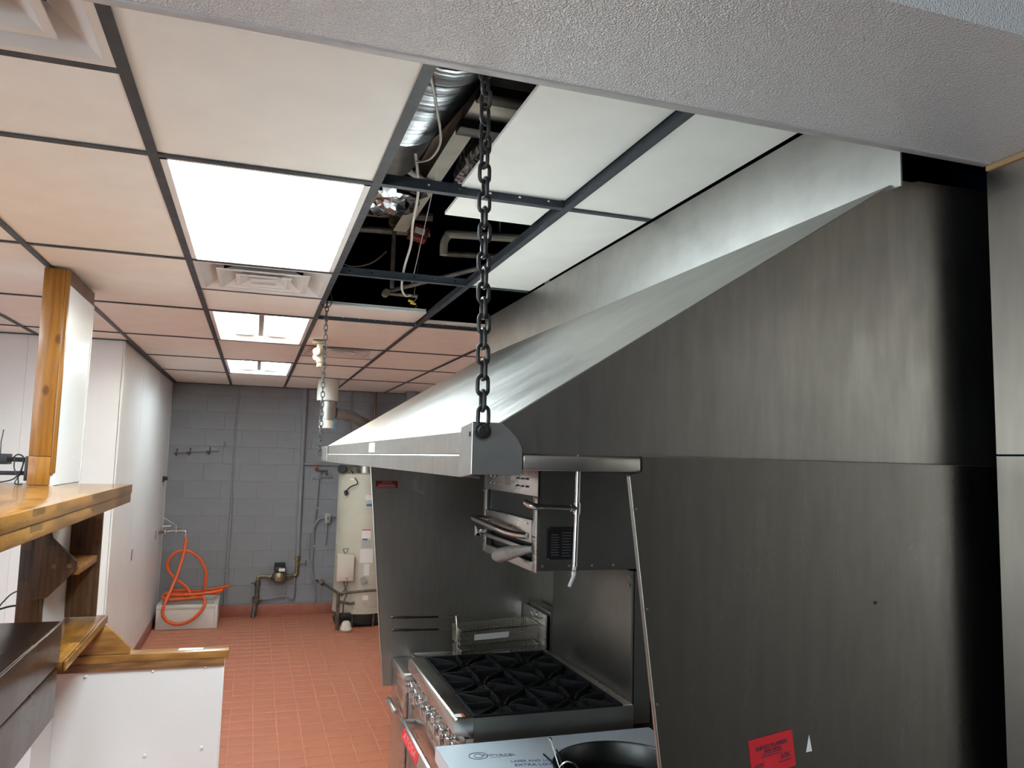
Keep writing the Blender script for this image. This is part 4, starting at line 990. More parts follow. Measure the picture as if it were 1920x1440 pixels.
# ------------------------------------------------------------------ fittings on the left white wall
so = thing('clip_holder', 'small black wall holder on the white wall near the grey corner', 'wall holder', (-0.63, 7.27, 1.56))
part('back_plate', B(-0.6455, -0.636, 7.20, 7.34, 1.565, 1.63), 'black', so, 0.003)
part('clip', B(-0.636, -0.60, 7.22, 7.33, 1.585, 1.625), 'black', so, 0.004)
part('dangling_tab', B(-0.64, -0.634, 7.225, 7.235, 1.52, 1.567).box(-0.64, -0.634, 7.245, 7.255, 1.535, 1.567), 'grey_box', so)
for nm, y, z, lab in (('outlet', 5.16, 1.02, 'dark slot outlet low on the white wall, nearer the half wall'), ('outlet', 6.86, 1.02, 'dark slot outlet on the white wall, nearer the orange hose')):
    s_ = thing(nm, lab, 'outlet', (-0.645, y, z-0.06), 'outlets on the white wall')
    part('cover', B(-0.6458, -0.641, y-0.035, y+0.035, z-0.06, z+0.06), 'white_metal', s_, 0.002)
    part('slot', B(-0.6412, -0.639, y-0.018, y+0.018, z-0.045, z+0.045), 'black', s_)
for y, z in ((5.9, 0.75), (6.6, 0.70), (4.7, 0.45), (5.9, 0.30), (6.6, 0.25), (4.7, 1.3)):
    part('rivet', MB().cyl((-0.646, y, z), (-0.642, y, z), 0.008, 12, 0.004), 'white_paint', wl)

# ------------------------------------------------------------------ mop sink, faucet and orange hose
ms = thing('mop_sink', 'square white mop basin on the floor in the back left corner', 'basin', (-0.28, 7.28, 0.0))
mx0, mx1, my0, my1, mz = -0.600, 0.018, 6.985, 7.565, 0.262
w_ = 0.045
part('front_wall', B(mx0, mx1, my0+0.008, my0+w_, 0.0036, mz-0.03), 'porcelain', ms, 0.006)
part('rim', B(mx0, mx1, my0, my0+w_, mz-0.045, mz).box(mx0, mx1, my1-w_, my1, mz-0.045, mz).box(mx0, mx0+w_, my0+w_, my1-w_, mz-0.045, mz).box(mx1-w_, mx1+0.006, my0+w_, my1-w_, mz-0.045, mz), 'porcelain', ms, 0.006)
part('back_wall', B(mx0, mx1, my1-w_, my1-0.004, 0.0036, mz-0.045), 'porcelain', ms, 0.004)
part('side_wall', B(mx0, mx0+w_, my0+w_, my1-w_, 0.0036, mz-0.045), 'porcelain', ms, 0.004)
part('side_wall', B(mx1-w_, mx1-0.004, my0+w_, my1-w_, 0.0036, mz-0.045), 'porcelain', ms, 0.004)
part('basin_floor', B(mx0+w_, mx1-w_, my0+w_, my1-w_, 0.0036, 0.06), 'porcelain', ms)
part('corner_post', B(mx1-0.03, mx1+0.004, my0-0.004, my0+0.03, 0.0036, mz-0.01), 'porcelain', ms, 0.006)

fc = thing('service_faucet', 'chrome service faucet with handles on the left wall above the mop basin', 'faucet', (-0.5, 7.25, 1.0))
FZc = 1.02
part('supply_leg', MB().cyl((-0.645, 7.12, FZc), (-0.585, 7.20, FZc), 0.014, 12), 'pipe_chrome', fc)
part('supply_leg', MB().cyl((-0.645, 7.36, FZc), (-0.585, 7.28, FZc), 0.014, 12), 'pipe_chrome', fc)
part('body', MB().cyl((-0.585, 7.18, FZc), (-0.585, 7.30, FZc), 0.020, 14), 'pipe_chrome', fc, 0.002)
part('spout', MB().tube(smooth_path([(-0.585, 7.24, FZc), (-0.50, 7.24, FZc+0.008), (-0.40, 7.24, FZc+0.008), (-0.372, 7.24, FZc), (-0.366, 7.24, FZc-0.03)], 5), 0.012, 12), 'pipe_chrome', fc)
part('vacuum_breaker', MB().cyl((-0.475, 7.24, FZc-0.01), (-0.475, 7.24, FZc+0.05), 0.013, 12).cyl((-0.475, 7.24, FZc+0.05), (-0.475, 7.24, FZc+0.062), 0.02, 12), 'pipe_chrome', fc)
for yy in (7.20, 7.29):
    part('handle', MB().cyl((-0.575, yy, FZc), (-0.575, yy, FZc+0.055), 0.008, 10).cyl((-0.62, yy, FZc+0.058), (-0.53, yy, FZc+0.062), 0.006, 10), 'pipe_chrome', fc)
part('brace_rod', MB().cyl((-0.646, 7.32, 1.19), (-0.385, 7.24, FZc+0.012), 0.004, 8), 'pipe_chrome', fc)

HY = 7.20
hose_pts = [(-0.366, 7.24, 0.975), (-0.366, 7.235, 0.90), (-0.385, 7.20, 0.74), (-0.425, 7.12, 0.56), (-0.475, 7.03, 0.40), (-0.520, 6.955, 0.27), (-0.525, 6.945, 0.18), (-0.475, 6.94, 0.105), (-0.370, 6.94, 0.070), (-0.250, 6.94, 0.105),
            (-0.155, 6.95, 0.190), (-0.115, 6.99, 0.275), (-0.15, 7.10, 0.315), (-0.30, 7.13, 0.305), (-0.47, 7.10, 0.300), (-0.550, 7.16, 0.310), (-0.545, 7.28, 0.335), (-0.46, 7.34, 0.335), (-0.30, 7.33, 0.320), (-0.16, 7.28, 0.325),
            (-0.140, 7.25, 0.42), (-0.135, 7.24, 0.54), (-0.170, 7.24, 0.66), (-0.260, 7.24, 0.765), (-0.370, 7.24, 0.81), (-0.480, 7.24, 0.775), (-0.537, 7.24, 0.68), (-0.520, 7.24, 0.59), (-0.44, 7.24, 0.50), (-0.340, 7.24, 0.42), (-0.290, 7.24, 0.35),
            (-0.31, 7.22, 0.318), (-0.42, 7.19, 0.345), (-0.535, 7.22, 0.345), (-0.555, 7.35, 0.315), (-0.48, 7.46, 0.310), (-0.30, 7.47, 0.325), (-0.16, 7.42, 0.335), (-0.02, 7.32, 0.37), (0.125, 7.22, 0.420)]
ho = thing('rubber_hose', 'bright orange rubber hose hanging in a loop and coiled in the mop basin', 'hose', (-0.3, 7.2, 0.07))
part('hose_tube', MB().tube(smooth_path(hose_pts, 8), 0.0165, 10), 'orange', ho)
part('coil', MB().tube(smooth_path([(0.02, 7.28, 0.325), (-0.08, 7.30, 0.33), (-0.25, 7.38, 0.34), (-0.42, 7.40, 0.352), (-0.53, 7.30, 0.352), (-0.50, 7.18, 0.338), (-0.34, 7.13, 0.345), (-0.16, 7.17, 0.345), (-0.03, 7.19, 0.36), (0.06, 7.17, 0.38)], 8), 0.0165, 10), 'orange', ho)
part('coupling', MB().cyl((-0.366, 7.24, 0.995), (-0.366, 7.238, 0.955), 0.018, 12), 'pipe_chrome', ho)

# ------------------------------------------------------------------ pipework on the block wall
c1 = thing('surface_conduit', 'thin grey painted conduit running down the block wall beside the hook rail', 'conduit', (0.07, YB-0.03, 0.14), 'grey painted pipes')
part('upper_pipe', MB().tube([(0.092, YB-0.020, CEIL-0.004), (0.094, YB-0.020, 2.52), (0.080, YB-0.020, 2.42), (0.072, YB-0.020, 1.42)], 0.011, 10), 'pipe_grey', c1)
part('lower_pipe', MB().tube([(0.082, YB-0.022, 1.44), (0.070, YB-0.022, 0.14)], 0.016, 10), 'pipe_grey', c1)
part('coupling', MB().cyl((0.078, YB-0.022, 1.38), (0.078, YB-0.022, 1.46), 0.019, 10), 'pipe_grey', c1)
part('strap', B(0.045, 0.11, YB-0.040, YB-0.004, 0.525, 0.545), 'pipe_grey', c1, 0.003)
c2 = thing('riser_pipe', 'thick grey painted vertical pipe with brass valves feeding the water meter', 'pipe', (0.865, YB-0.04, 0.5), 'grey painted pipes')
part('riser', MB().tube([(0.862, YB-0.034, CEIL-0.004), (0.866, YB-0.034, 0.70)], 0.027, 14), 'pipe_grey', c2)
part('valve_body', MB().cyl((0.868, YB-0.034, 0.70), (0.868, YB-0.034, 0.655), 0.032, 8).cyl((0.868, YB-0.034, 0.655), (0.865, YB-0.034, 0.50), 0.022, 12), 'brass', c2)
part('valve_stem', MB().cyl((0.868, YB-0.034, 0.61), (0.96, YB-0.034, 0.612), 0.010, 10), 'brass', c2)
part('valve_wheel', MB().cyl((0.962, YB-0.034, 0.612), (0.972, YB-0.034, 0.612), 0.029, 16), 'rust_pipe', c2)
part('elbow', MB().tube(smooth_path([(0.865, YB-0.034, 0.52), (0.865, YB-0.034, 0.48), (0.845, YB-0.034, 0.468), (0.81, YB-0.034, 0.470)], 5), 0.022, 12), 'brass', c2)
part('branch', MB().cyl((0.862, YB-0.034, 1.80), (1.72, YB-0.034, 1.80), 0.017, 10), 'pipe_grey', c2)
mt = thing('water_meter', 'bronze water meter with black register and brass pipework near the floor', 'meter', (0.62, YB-0.08, 0.0))
part('meter_body', MB().lathe((0.665, YB-0.10, 0.40), [(0.045, 0.0), (0.078, 0.02), (0.082, 0.07), (0.070, 0.11), (0.055, 0.125)], 20), 'brass', mt)
part('register', B(0.60, 0.735, YB-0.16, YB-0.03, 0.530, 0.590), 'black', mt, 0.012)
part('register_lid', MB().prism([(YB-0.17, 0.53), (YB-0.165, 0.585), (YB-0.04, 0.625), (YB-0.03, 0.60)], 'X', 0.605, 0.73), 'black', mt, 0.006)
part('register_label', B(0.655, 0.725, YB-0.174, YB-0.168, 0.535, 0.570), 'paper', mt)
part('tail_pipe', MB().cyl((0.74, YB-0.08, 0.462), (0.82, YB-0.045, 0.468), 0.022, 12).cyl((0.745, YB-0.08, 0.462), (0.765, YB-0.07, 0.464), 0.034, 8), 'brass', mt)
part('tail_pipe', MB().tube(smooth_path([(0.59, YB-0.09, 0.462), (0.52, YB-0.06, 0.468), (0.445, YB-0.045, 0.465), (0.428, YB-0.045, 0.44), (0.425, YB-0.045, 0.40)], 5), 0.020, 12).cyl((0.585, YB-0.09, 0.462), (0.560, YB-0.08, 0.464), 0.034, 8), 'brass', mt)
part('drop_pipe', MB().tube([(0.425, YB-0.045, 0.42), (0.422, YB-0.05, 0.20), (0.412, YB-0.06, 0.15), (0.392, YB-0.12, 0.0036)], 0.026, 12).cyl((0.424, YB-0.045, 0.40), (0.424, YB-0.045, 0.36), 0.036, 10).cyl((0.418, YB-0.05, 0.235), (0.414, YB-0.055, 0.165), 0.040, 8), 'rust_pipe', mt)
part('cock', MB().cyl((0.42, YB-0.045, 0.385), (0.355, YB-0.05, 0.392), 0.008, 8).cyl((0.43, YB-0.055, 0.20), (0.49, YB-0.06, 0.192), 0.012, 8), 'rust_pipe', mt)
part('bypass_tube', MB().tube(smooth_path([(0.850, YB-0.03, 0.46), (0.853, YB-0.03, 0.25), (0.835, YB-0.03, 0.19), (0.80, YB-0.03, 0.20), (0.74, YB-0.03, 0.225), (0.60, YB-0.03, 0.205), (0.45, YB-0.03, 0.19)], 6), 0.009, 8), 'pipe_grey', mt)

c3 = thing('electrical_conduit', 'grey conduit and valve cluster on the block wall left of the water heater', 'conduit', (1.06, YB-0.03, 0.2), 'grey painted pipes')
part('long_conduit', MB().tube(smooth_path([(1.072, YB-0.022, 1.68), (1.062, YB-0.022, 1.40), (1.045, YB-0.022, 1.0), (1.040, YB-0.022, 0.45), (1.048, YB-0.024, 0.36)], 5), 0.014, 10), 'pipe_grey', c3)
part('valve_loop', MB().tube([(1.03, YB-0.03, 1.80), (1.03, YB-0.035, 1.73), (1.09, YB-0.035, 1.72), (1.16, YB-0.035, 1.72), (1.16, YB-0.035, 1.66)], 0.013, 8), 'rust_pipe', c3)
part('valve_loop', MB().tube([(1.00, YB-0.03, 1.625), (1.09, YB-0.03, 1.625), (1.09, YB-0.03, 1.70)], 0.012, 8).tube([(1.09, YB-0.03, 1.652), (1.24, YB-0.03, 1.652)], 0.016, 8), 'pipe_grey', c3)
part('valve_knob', MB().cyl((1.026, YB-0.035, 1.765), (1.026, YB-0.06, 1.765), 0.020, 12), 'red_paint', c3)
part('flex_conduit', MB().tube(smooth_path([(1.165, YB-0.03, 1.15), (1.10, YB-0.03, 1.13), (1.055, YB-0.03, 1.06), (1.035, YB-0.03, 0.99)], 6), 0.012, 8), 'pipe_grey', c3)
part('drop_tube', MB().tube(smooth_path([(1.00, YB-0.028, 0.96), (0.995, YB-0.028, 0.72), (1.04, YB-0.03, 0.55), (1.06, YB-0.03, 0.44), (1.075, YB-0.03, 0.36), (1.10, YB-0.03, 0.22), (1.085, YB-0.03, 0.14)], 6), 0.009, 8), 'pipe_grey', c3)
part('rivet', MB().cyl((1.07, YB-0.01, 1.265), (1.07, YB-0.03, 1.265), 0.012, 10), 'white_metal', c3)
part('rivet', MB().cyl((1.055, YB-0.01, 0.81), (1.055, YB-0.03, 0.81), 0.012, 10), 'white_metal', c3)
jb = thing('switch_box', 'small grey metal switch box on the block wall beside the water heater', 'switch box', (1.20, YB-0.03, 1.09))
part('box', B(1.165, 1.235, YB-0.055, YB-0.004, 1.085, 1.205), 'grey_box', jb, 0.004)
part('toggle', B(1.193, 1.207, YB-0.072, YB-0.054, 1.13, 1.165), 'rust_pipe', jb)
part('stub_pipe', MB().cyl((1.235, YB-0.03, 1.165), (1.34, YB-0.03, 1.165), 0.012, 8), 'pipe_grey', jb)
part('drop_pipe', MB().tube(smooth_path([(1.195, YB-0.03, 1.085), (1.195, YB-0.03, 0.90), (1.185, YB-0.03, 0.82)], 4), 0.010, 8), 'pipe_grey', jb)

hk = thing('hook_rail', 'grey painted coat hook rail high on the block wall in the left corner', 'hook rail', (-0.32, YB-0.02, 1.87))
part('rail', MB().prism([(-0.57, 1.892), (-0.09, 1.925), (-0.09, 1.972), (-0.57, 1.938)], 'Y', YB-0.030, YB-0.004), 'pipe_grey', hk, 0.002)
for k, x in enumerate((-0.545, -0.405, -0.19)):
    z = 1.90 + 0.07*(x+0.57)
    part('hook', MB().tube(smooth_path([(x, YB-0.02, z+0.04), (x, YB-0.045, z+0.02), (x, YB-0.06, z-0.015), (x-0.01, YB-0.045, z-0.035), (x-0.03, YB-0.06, z-0.005)], 5), 0.008, 8), 'rust_pipe', hk)
solo('coat_hook', MB().tube(smooth_path([(-0.035, YB-0.006, 2.035), (-0.035, YB-0.03, 2.02), (-0.015, YB-0.035, 1.99), (-0.05, YB-0.03, 1.985)], 5), 0.008, 8), 'pipe_grey', 'single grey painted hook on the block wall right of the hook rail', 'hook')

# ------------------------------------------------------------------ water heater
wh = thing('water_heater', 'tall cream tank water heater against the back wall, partly hidden by the far hood panel', 'water heater', (1.575, 7.03, 0.0))
WC, WR = (1.575, 7.03, 0.0), 0.325
part('tank', MB().lathe(WC, [(WR, 0.165), (WR, 0.205), (WR-0.004, 0.21), (WR-0.004, 1.672), (WR-0.016, 1.700), (WR-0.06, 1.712), (0.001, 1.715)], 48), 'heater', wh)
part('base_ring', MB().lathe(WC, [(WR+0.004, 0.150), (WR+0.004, 0.165), (WR-0.01, 0.165), (WR-0.01, 0.150)], 48, cap=False), 'heater', wh)
part('burner_base', MB().lathe(WC, [(WR-0.05, 0.035), (WR-0.03, 0.05), (WR-0.03, 0.145), (WR-0.05, 0.15)], 40), 'black', wh)
part('burner_pan', MB().lathe(WC, [(WR-0.09, 0.02), (WR-0.015, 0.03), (WR-0.01, 0.06), (WR-0.06, 0.06)], 40), 'black', wh)
for a in (200, 245, 290, 340):
    aa = math.radians(a)
    part('leg', MB().cyl((WC[0]+(WR-0.02)*math.cos(aa), WC[1]+(WR-0.02)*math.sin(aa), 0.0036), (WC[0]+(WR-0.02)*math.cos(aa), WC[1]+(WR-0.02)*math.sin(aa), 0.16), 0.012, 8), 'rust_pipe', wh)
def on_tank(a0, a1, z0, z1, r, m, name, parent=None, n=6, label=None):
    mb = MB()
    for k in range(n):
        t0, t1 = math.radians(a0+(a1-a0)*k/n), math.radians(a0+(a1-a0)*(k+1)/n)
        p = lambda t, rr, z: (WC[0]+rr*math.cos(t), WC[1]+rr*math.sin(t), z)
        mb.quad(p(t0, r, z0), p(t1, r, z0), p(t1, r, z1), p(t0, r, z1))
    return part(name, mb, m, parent or wh, label=label)
rl = WR-0.0025
on_tank(262, 276, 1.415, 1.475, rl, 'paper', 'paper_label'); on_tank(265, 276, 1.345, 1.372, rl, 'blue_label', 'paper_label')
on_tank(258, 276, 0.985, 1.085, rl, 'paper', 'paper_label', label='white label with red and blue print')
on_tank(258, 276, 1.075, 1.085, rl+0.0006, 'red_paint', 'label_band'); on_tank(260, 270, 0.965, 0.985, rl, 'blue_label', 'label_band')
on_tank(258, 278, 0.885, 0.962, rl, 'grey_label', 'paper_label')
on_tank(256, 282, 0.715, 0.870, rl, 'paper', 'paper_label'); on_tank(265, 276, 0.575, 0.705, rl, 'paper', 'paper_label')
on_tank(265, 276, 0.305, 0.355, rl, 'paper', 'paper_label'); on_tank(266, 275, 0.262, 0.272, rl, 'grey_box', 'paper_label')
on_tank(189, 195, 0.90, 1.03, rl, 'paper', 'paper_label'); on_tank(228, 236, 1.635, 1.655, rl, 'paper', 'paper_label')
part('thermostat_knob', MB().cyl((1.548, 7.03-WR+0.004, 0.525), (1.545, 7.03-WR-0.03, 0.525), 0.038, 18).cyl((1.545, 7.03-WR-0.03, 0.525), (1.545, 7.03-WR-0.04, 0.525), 0.026, 16), 'grey_box', wh)
bxp = part('control_box', B(1.247, 1.430, 6.66, 6.80, 0.525, 0.815), 'box_beige', wh, 0.004)
part('logo', MB().tube([(1.36+0.012*math.cos(2*PI*k/14), 6.6595, 0.552+0.012*math.sin(2*PI*k/14)) for k in range(14)], 0.003, 5, closed=True), 'red_paint', bxp, label='small red ring mark')
part('box_hook', MB().tube([(1.33, 6.72, 0.815), (1.31, 6.72, 0.865), (1.37, 6.72, 0.875), (1.345, 6.72, 0.82)], 0.006, 6), 'rust_pipe', bxp)
part('wiring', MB().tube(smooth_path([(1.33, 6.70, 0.525), (1.34, 6.68, 0.46), (1.36, 6.66, 0.42), (1.30, 6.66, 0.36)], 5), 0.006, 6).tube(smooth_path([(1.37, 6.70, 0.525), (1.36, 6.67, 0.47), (1.32, 6.66, 0.40)], 5), 0.006, 6).tube(smooth_path([(1.37, 6.66, 0.39), (1.335, 6.65, 0.30), (1.33, 6.66, 0.17)], 5), 0.006, 6), 'cable_k', wh)
part('gas_pipe', MB().tube([(1.27, 6.63, 0.395), (1.48, 6.62, 0.415), (1.80, 6.61, 0.435)], 0.014, 8).tube([(1.27, 6.63, 0.40), (1.272, 6.63, 0.0036)], 0.020, 8), 'rust_pipe', wh)
part('gas_valve', MB().tube([(1.10, YB-0.10, 0.41), (1.19, 7.2, 0.40), (1.265, 6.66, 0.40)], 0.016, 8).cyl((1.16, 7.30, 0.40), (1.13, 7.24, 0.44), 0.030, 8).tube([(1.29, 6.62, 0.31), (1.40, 6.62, 0.285), (1.45, 6.62, 0.295)], 0.016, 8), 'rust_pipe', wh)
part('igniter_box', B(1.31, 1.42, 6.66, 6.74, 0.12, 0.17), 'black', wh, 0.006)
part('top_collar', MB().lathe((1.575, 7.03, 1.715), [(0.12, 0), (0.11, 0.05), (0.085, 0.10), (0.085, 0.42)], 24), 'galv', wh)
part('relief_valve', MB().cyl((1.35, 6.93, 1.70), (1.35, 6.93, 1.80), 0.014, 10).cyl((1.35, 6.93, 1.765), (1.265, 6.88, 1.765), 0.012, 10).cyl((1.36, 6.92, 1.77), (1.45, 6.92, 1.765), 0.02, 8), 'brass', wh)
part('gauge', MB().cyl((1.285, 6.885, 1.755), (1.265, 6.850, 1.755), 0.050, 20), 'black', wh)
part('cable', MB().tube(smooth_path([(1.38, 6.86, 1.74), (1.41, 6.76, 1.66), (1.435, 6.72, 1.60), (1.36, 6.74, 1.56), (1.315, 6.80, 1.50)], 6), 0.007, 6).cyl((1.315, 6.80, 1.51), (1.325, 6.78, 1.47), 0.022, 10), 'cable_k', wh)
solo('plastic_bag', MB().lathe((1.36, 6.56, 0.0036), [(0.05, 0), (0.07, 0.02), (0.055, 0.06), (0.05, 0.09), (0.03, 0.11)], 9), 'white_bag', 'crumpled white plastic wrap at the foot of the water heater', 'plastic wrap', 0.008)

fv = thing('flue_pipe', 'vertical galvanised flue pipe with a cream sleeve hanging from the ceiling by the far chain', 'flue pipe', (1.012, 6.15, 2.18))
VC = (1.012, 6.16)
part('upper_sleeve', MB().lathe((VC[0], VC[1], 0), [(0.112, CEIL-0.004), (0.112, 2.485), (0.104, 2.480), (0.104, CEIL-0.004)], 32, cap=False), 'duct_board', fv)
part('lower_pipe', MB().lathe((VC[0]+0.010, VC[1], 0), [(0.084, CEIL-0.02), (0.084, 2.262), (0.080, 2.262), (0.080, CEIL-0.02)], 32, cap=False), 'galv', fv)
part('end_cap', MB().lathe((VC[0]+0.010, VC[1], 0), [(0.086, 2.275), (0.086, 2.195), (0.082, 2.190), (0.001, 2.190)], 32), 'duct_board', fv)
part('tape_tail', MB().prism([(1.088, 2.30), (1.104, 2.29), (1.106, 2.19), (1.095, 2.165), (1.086, 2.20)], 'Y', 6.10, 6.106), 'blue_tape', fv)
part('side_duct', MB().tube([(1.09, 6.18, 2.36), (1.30, 6.35, 2.335), (1.52, 6.80, 2.27), (1.575, 7.03, 2.21), (1.575, 7.03, 2.138)], 0.062, 20), 'galv', fv)
cpz = solo('copper_pipe', MB().tube([(1.715, YB-0.06, CEIL-0.004), (1.712, YB-0.06, 1.82)], 0.016, 10), 'copper', 'thin copper pipe dropping from the ceiling in front of the block wall', 'pipe')
solo('surface_conduit', MB().tube([(1.42, YB-0.02, CEIL-0.004), (1.42, YB-0.02, 1.9)], 0.010, 8), 'pipe_grey', 'slim grey conduit on the block wall just behind the flue pipe', 'conduit', group='grey painted pipes')
for x, lab in ((2.12, 'grey vertical duct beyond the hood slope, left of two'), (2.33, 'grey vertical duct beyond the hood slope, right of two')):
    d_ = thing('vertical_duct', lab, 'duct', (x, 7.25, 1.4), 'grey vertical ducts behind the hood')
    part('pipe', MB().cyl((x, 7.25, 1.4), (x, 7.25, 2.640), 0.075, 20), 'pipe_grey', d_)
    part('collar', MB().cyl((x, 7.25, 2.640), (x, 7.25, CEIL-0.004), 0.085, 20), 'pipe_grey', d_)

# ------------------------------------------------------------------ emergency light under the ceiling
el = thing('emergency_light', 'cream ceiling-hung emergency light with round lamp head and red LED beside the far chain', 'emergency light', (0.70, 3.35, 2.53))
part('canopy', B(0.655, 0.745, 3.31, 3.41, CEIL-0.022, CEIL-0.003), 'lamp_plastic', el, 0.006)
part('body', B(0.688, 0.728, 3.325, 3.395, 2.560, CEIL-0.022), 'lamp_plastic', el, 0.008)
part('lower_tip', B(0.692, 0.726, 3.33, 3.39, 2.528, 2.560), 'lamp_plastic', el, 0.008)
part('lamp_head', MB().cyl((0.690, 3.36, 2.632), (0.684, 3.30, 2.632), 0.028, 20).cyl((0.684, 3.30, 2.632), (0.683, 3.29, 2.632), 0.022, 20), 'white_metal', el, 0.003)
part('lamp_head', MB().cyl((0.688, 3.40, 2.600), (0.684, 3.345, 2.598), 0.024, 20), 'white_metal', el, 0.003)
part('led', MB().cyl((0.712, 3.331, 2.540), (0.712, 3.326, 2.540), 0.004, 10), 'led', el)

# ------------------------------------------------------------------ things in the open ceiling void
def corr_tube(p, q, r, n, amp):
    p, q = Vector(p), Vector(q); m = n*4
    return MB().tube([p+(q-p)*k/m for k in range(m+1)], [r+amp*math.sin(2*PI*k/4+0.3)+0.004*random.random() for k in range(m+1)], 28)
fd = thing('flexible_duct', 'ribbed silver flexible duct in the ceiling void behind the near chain', 'duct', (0.72, 0.1, 2.9), 'foil ducts in the ceiling void')
part('ribbed_jacket', corr_tube((0.70, -0.55, 3.00), (0.735, 0.33, 3.16), 0.165, 34, 0.006), 'flex_jacket', fd)
part('taped_end', MB().tube([(0.735, 0.33, 3.16), (0.74, 0.50, 3.15), (0.76, 0.72, 3.10)], [0.165, 0.15, 0.10], 24), 'flex_jacket', fd)
def crumple(c, rx, ry, rz, seed, n=14, m=10):
    rnd = random.Random(seed); mb = MB(); vs = []
    for i in range(m+1):
        th = PI*i/m
        for k in range(n):
            ph = 2*PI*k/n; s = 0.82+0.36*rnd.random()
            vs.append((c[0]+rx*s*math.sin(th)*math.cos(ph), c[1]+ry*s*math.sin(th)*math.sin(ph), c[2]+rz*s*math.cos(th)))
    fs = [(i*n+k, i*n+(k+1) % n, (i+1)*n+(k+1) % n, (i+1)*n+k) for i in range(m) for k in range(n)]
    return mb.add(vs, fs)
solo('foil_wrap', crumple((1.10, 0.62, 3.10), 0.07, 0.36, 0.09, 3, 16, 16), 'foil', 'crumpled foil wrapped duct on the right of the beam in the ceiling void', 'foil duct', group='foil ducts in the ceiling void')
solo('foil_wrap', crumple((0.80, 1.15, 3.10), 0.17, 0.14, 0.10, 5, 18, 14), 'foil', 'crumpled foil lump above the bay beside the large light panel', 'foil duct', group='foil ducts in the ceiling void')
gb = thing('duct_box', 'galvanised duct box in the ceiling void behind the top of the near chain', 'duct box', (1.0, -0.02, 2.95))
part('box', B(0.90, 1.30, -0.10, 0.16, 3.02, 3.24), 'galv', gb, 0.004)
part('flange', B(0.89, 1.32, 0.12, 0.19, 2.99, 3.02).box(0.89, 1.32, -0.13, -0.06, 2.99, 3.02), 'black', gb, 0.003)
bm_ = thing('roof_beam', 'cream primed steel beam running through the ceiling void', 'beam', (0.97, 0.9, 3.1))
part('lower_flange', B(0.94, 1.01, -0.2, 1.75, 3.100, 3.106), 'beam', bm_)
part('web', B(0.972, 0.978, -0.2, 1.75, 3.106, 3.22), 'beam', bm_)
part('upper_flange', B(0.94, 1.01, -0.2, 1.75, 3.22, 3.226), 'beam', bm_)
def pipe_thing(name, pts, r, m, label, cat='pipe', group='pipes and wires in the ceiling void', n=10, hang=()):
    mb = MB().tube(pts, r, n)
    for (x, y, z) in hang: mb.cyl((x, y, z), (x, y, 3.62), 0.004, 6)      # hanger rods up to the deck
    return solo(name, mb, m, label, cat, group=group)
pipe_thing('void_pipe', [(0.45, -0.22, 3.22), (1.6, -0.22, 3.22)], 0.016, 'beam', 'pale pipe crossing the ceiling void next to the soffit')
pipe_thing('void_pipe', [(0.45, -0.10, 3.30), (1.6, -0.10, 3.30)], 0.020, 'rust_pipe', 'dark pipe crossing the ceiling void just behind the pale one')
pipe_thing('void_conduit', [(0.55, 0.55, 3.12), (0.77, 0.73, 3.08), (0.975, 0.95, 3.08)], 0.013, 'beam', 'cream conduit slanting to the beam in the ceiling void', 'conduit')
pipe_thing('sprinkler_pipe', [(0.45, 1.85, 3.20), (1.15, 1.75, 3.20)], 0.024, 'rust_pipe', 'dark pipe behind the foil lump, upper of the two left ones')
pipe_thing('sprinkler_pipe', [(0.45, 1.90, 3.12), (1.15, 1.80, 3.12)], 0.018, 'rust_pipe', 'thin dark pipe behind the foil lump, lower of the two left ones')
pipe_thing('sprinkler_pipe', smooth_path([(1.21, 1.72, 2.99), (1.212, 1.72, 3.06), (1.235, 1.715, 3.10), (1.28, 1.70, 3.105), (1.75, 1.60, 3.10)], 6), 0.022, 'beam', 'cream elbow pipe in the bay above the hood', hang=[(1.5, 1.655, 3.1)])
pipe_thing('sprinkler_pipe', [(1.23, 1.80, 3.02), (1.75, 1.70, 3.02)], 0.016, 'rust_pipe', 'dark pipe under the cream elbow pipe')
pipe_thing('vertical_pipe', [(0.95, 1.78, 3.14), (0.95, 1.78, 2.80)], 0.012, 'rust_pipe', 'thin vertical pipe hanging in the dark bay beside the white cable')
va = thing('pipe_valve', 'round pipe valve above the vertical pipe in the dark bay', 'valve', (0.95, 1.76, 3.12), 'pipes and wires in the ceiling void')
part('valve_body', MB().cyl((0.95, 1.74, 3.16), (0.95, 1.80, 3.16), 0.030, 16), 'brass', va)
part('side_outlet', MB().cyl((0.95, 1.77, 3.16), (1.04, 1.76, 3.16), 0.018, 12), 'brass', va)
va2 = thing('pipe_valve', 'small round pipe valve low in the dark bay above the cross tee', 'valve', (0.945, 1.95, 2.80), 'pipes and wires in the ceiling void')
part('valve_body', MB().cyl((0.945, 1.93, 2.805), (0.945, 1.98, 2.805), 0.020, 16), 'brass', va2)
part('side_outlet', MB().cyl((0.945, 1.955, 2.805), (1.12, 1.94, 2.80), 0.010, 10), 'rust_pipe', va2)
rb = thing('junction_box', 'small dark red junction box in the ceiling void below the foil lump', 'junction box', (1.03, 1.55, 3.0), 'pipes and wires in the ceiling void')
part('box', MB().prism([(0.985, 3.02), (1.075, 3.00), (1.09, 3.07), (1.0, 3.09)], 'Y', 1.52, 1.60), 'dark_red', rb, 0.004)
part('tag', MB().prism([(1.01, 3.035), (1.060, 3.025), (1.066, 3.055), (1.016, 3.065)], 'Y', 1.515, 1.519), 'box_beige', rb)
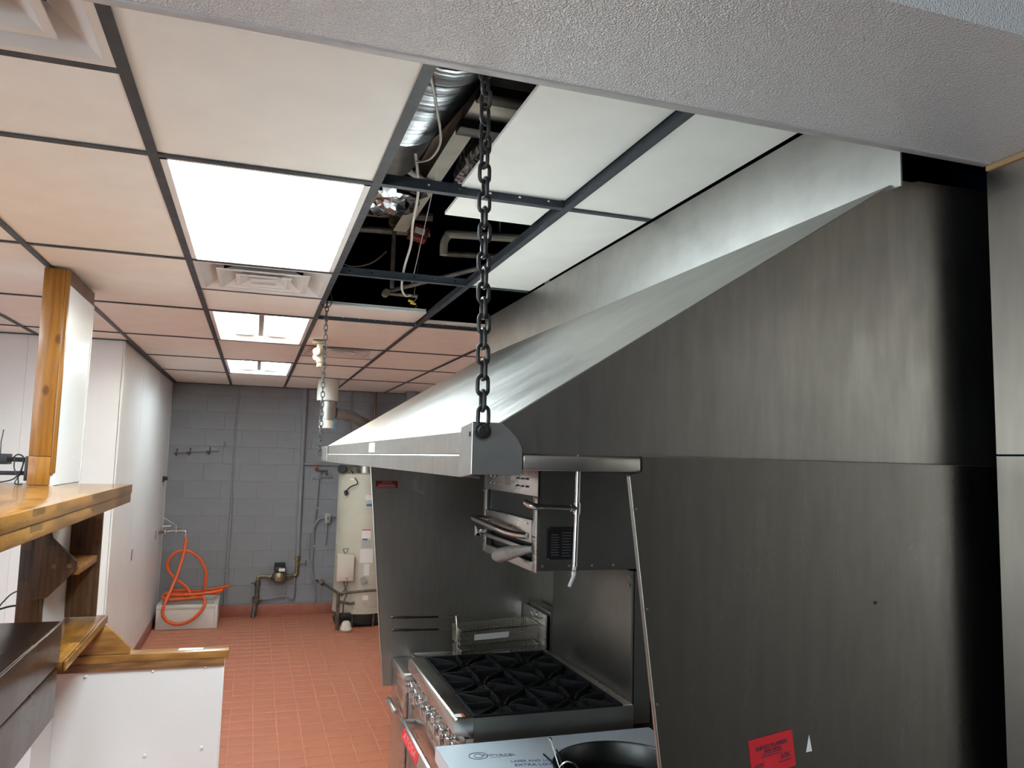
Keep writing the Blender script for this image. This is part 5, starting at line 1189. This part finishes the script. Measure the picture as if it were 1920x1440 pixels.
pipe_thing('white_cable', smooth_path([(0.80, 0.42, 3.00), (0.834, 0.52, 2.90), (0.86, 0.75, 2.84), (0.905, 1.02, 2.83), (0.915, 1.22, 2.775), (0.955, 1.50, 2.745), (1.00, 1.64, 2.735), (1.03, 1.66, 2.745)], 8), 0.0055, 'cable_w', 'thick white cable looping down through the open bay to the cross tee', 'cable')
pipe_thing('grey_wire', smooth_path([(0.66, -0.50, 2.83), (0.72, -0.30, 2.845), (0.795, -0.02, 2.87), (0.81, 0.20, 2.90), (0.80, 0.40, 2.96)], 6), 0.004, 'cable_w', 'thin pale wire hanging in front of the ribbed silver duct', 'wire')
pipe_thing('hanger_wire', [(0.965, 0.78, 3.12), (0.995, 1.45, 2.76)], 0.0016, 'cable_w', 'fine straight hanger wire beside the white cable', 'wire', n=6)
pipe_thing('loop_wire', smooth_path([(0.64, 1.95, 2.98), (0.74, 1.93, 2.93), (0.85, 1.90, 2.95), (0.93, 1.88, 3.02)], 6), 0.004, 'rust_pipe', 'dark sagging wire in the bay beside the light panel', 'wire', hang=[(0.64, 1.95, 2.98)])
wn = thing('wire_nuts', 'two yellow wire nuts on twisted wires dangling in the dark bay', 'wire nut', (1.09, 1.93, 2.76), 'pipes and wires in the ceiling void')
part('nut', MB().cyl((1.072, 1.95, 2.775), (1.100, 1.95, 2.768), 0.008, 10, 0.0055), 'yellow', wn)
part('nut', MB().cyl((1.085, 1.955, 2.764), (1.115, 1.955, 2.758), 0.008, 10, 0.0055), 'yellow', wn)
part('wires', MB().tube(smooth_path([(1.10, 1.95, 2.768), (1.115, 1.94, 2.79), (1.10, 1.93, 2.82), (1.11, 1.92, 2.90), (1.11, 1.9, 3.1)], 5), 0.002, 6).tube(smooth_path([(1.11, 1.955, 2.76), (1.12, 1.95, 2.745), (1.11, 1.95, 2.738), (1.125, 1.95, 2.735)], 5), 0.002, 6), 'copper', wn)
pipe_thing('brace_rail', [(0.98, 2.05, 2.84), (1.40, 1.25, 2.86)], 0.012, 'gridside', 'loose grey rail lying diagonally across the open ceiling bay', 'rail')
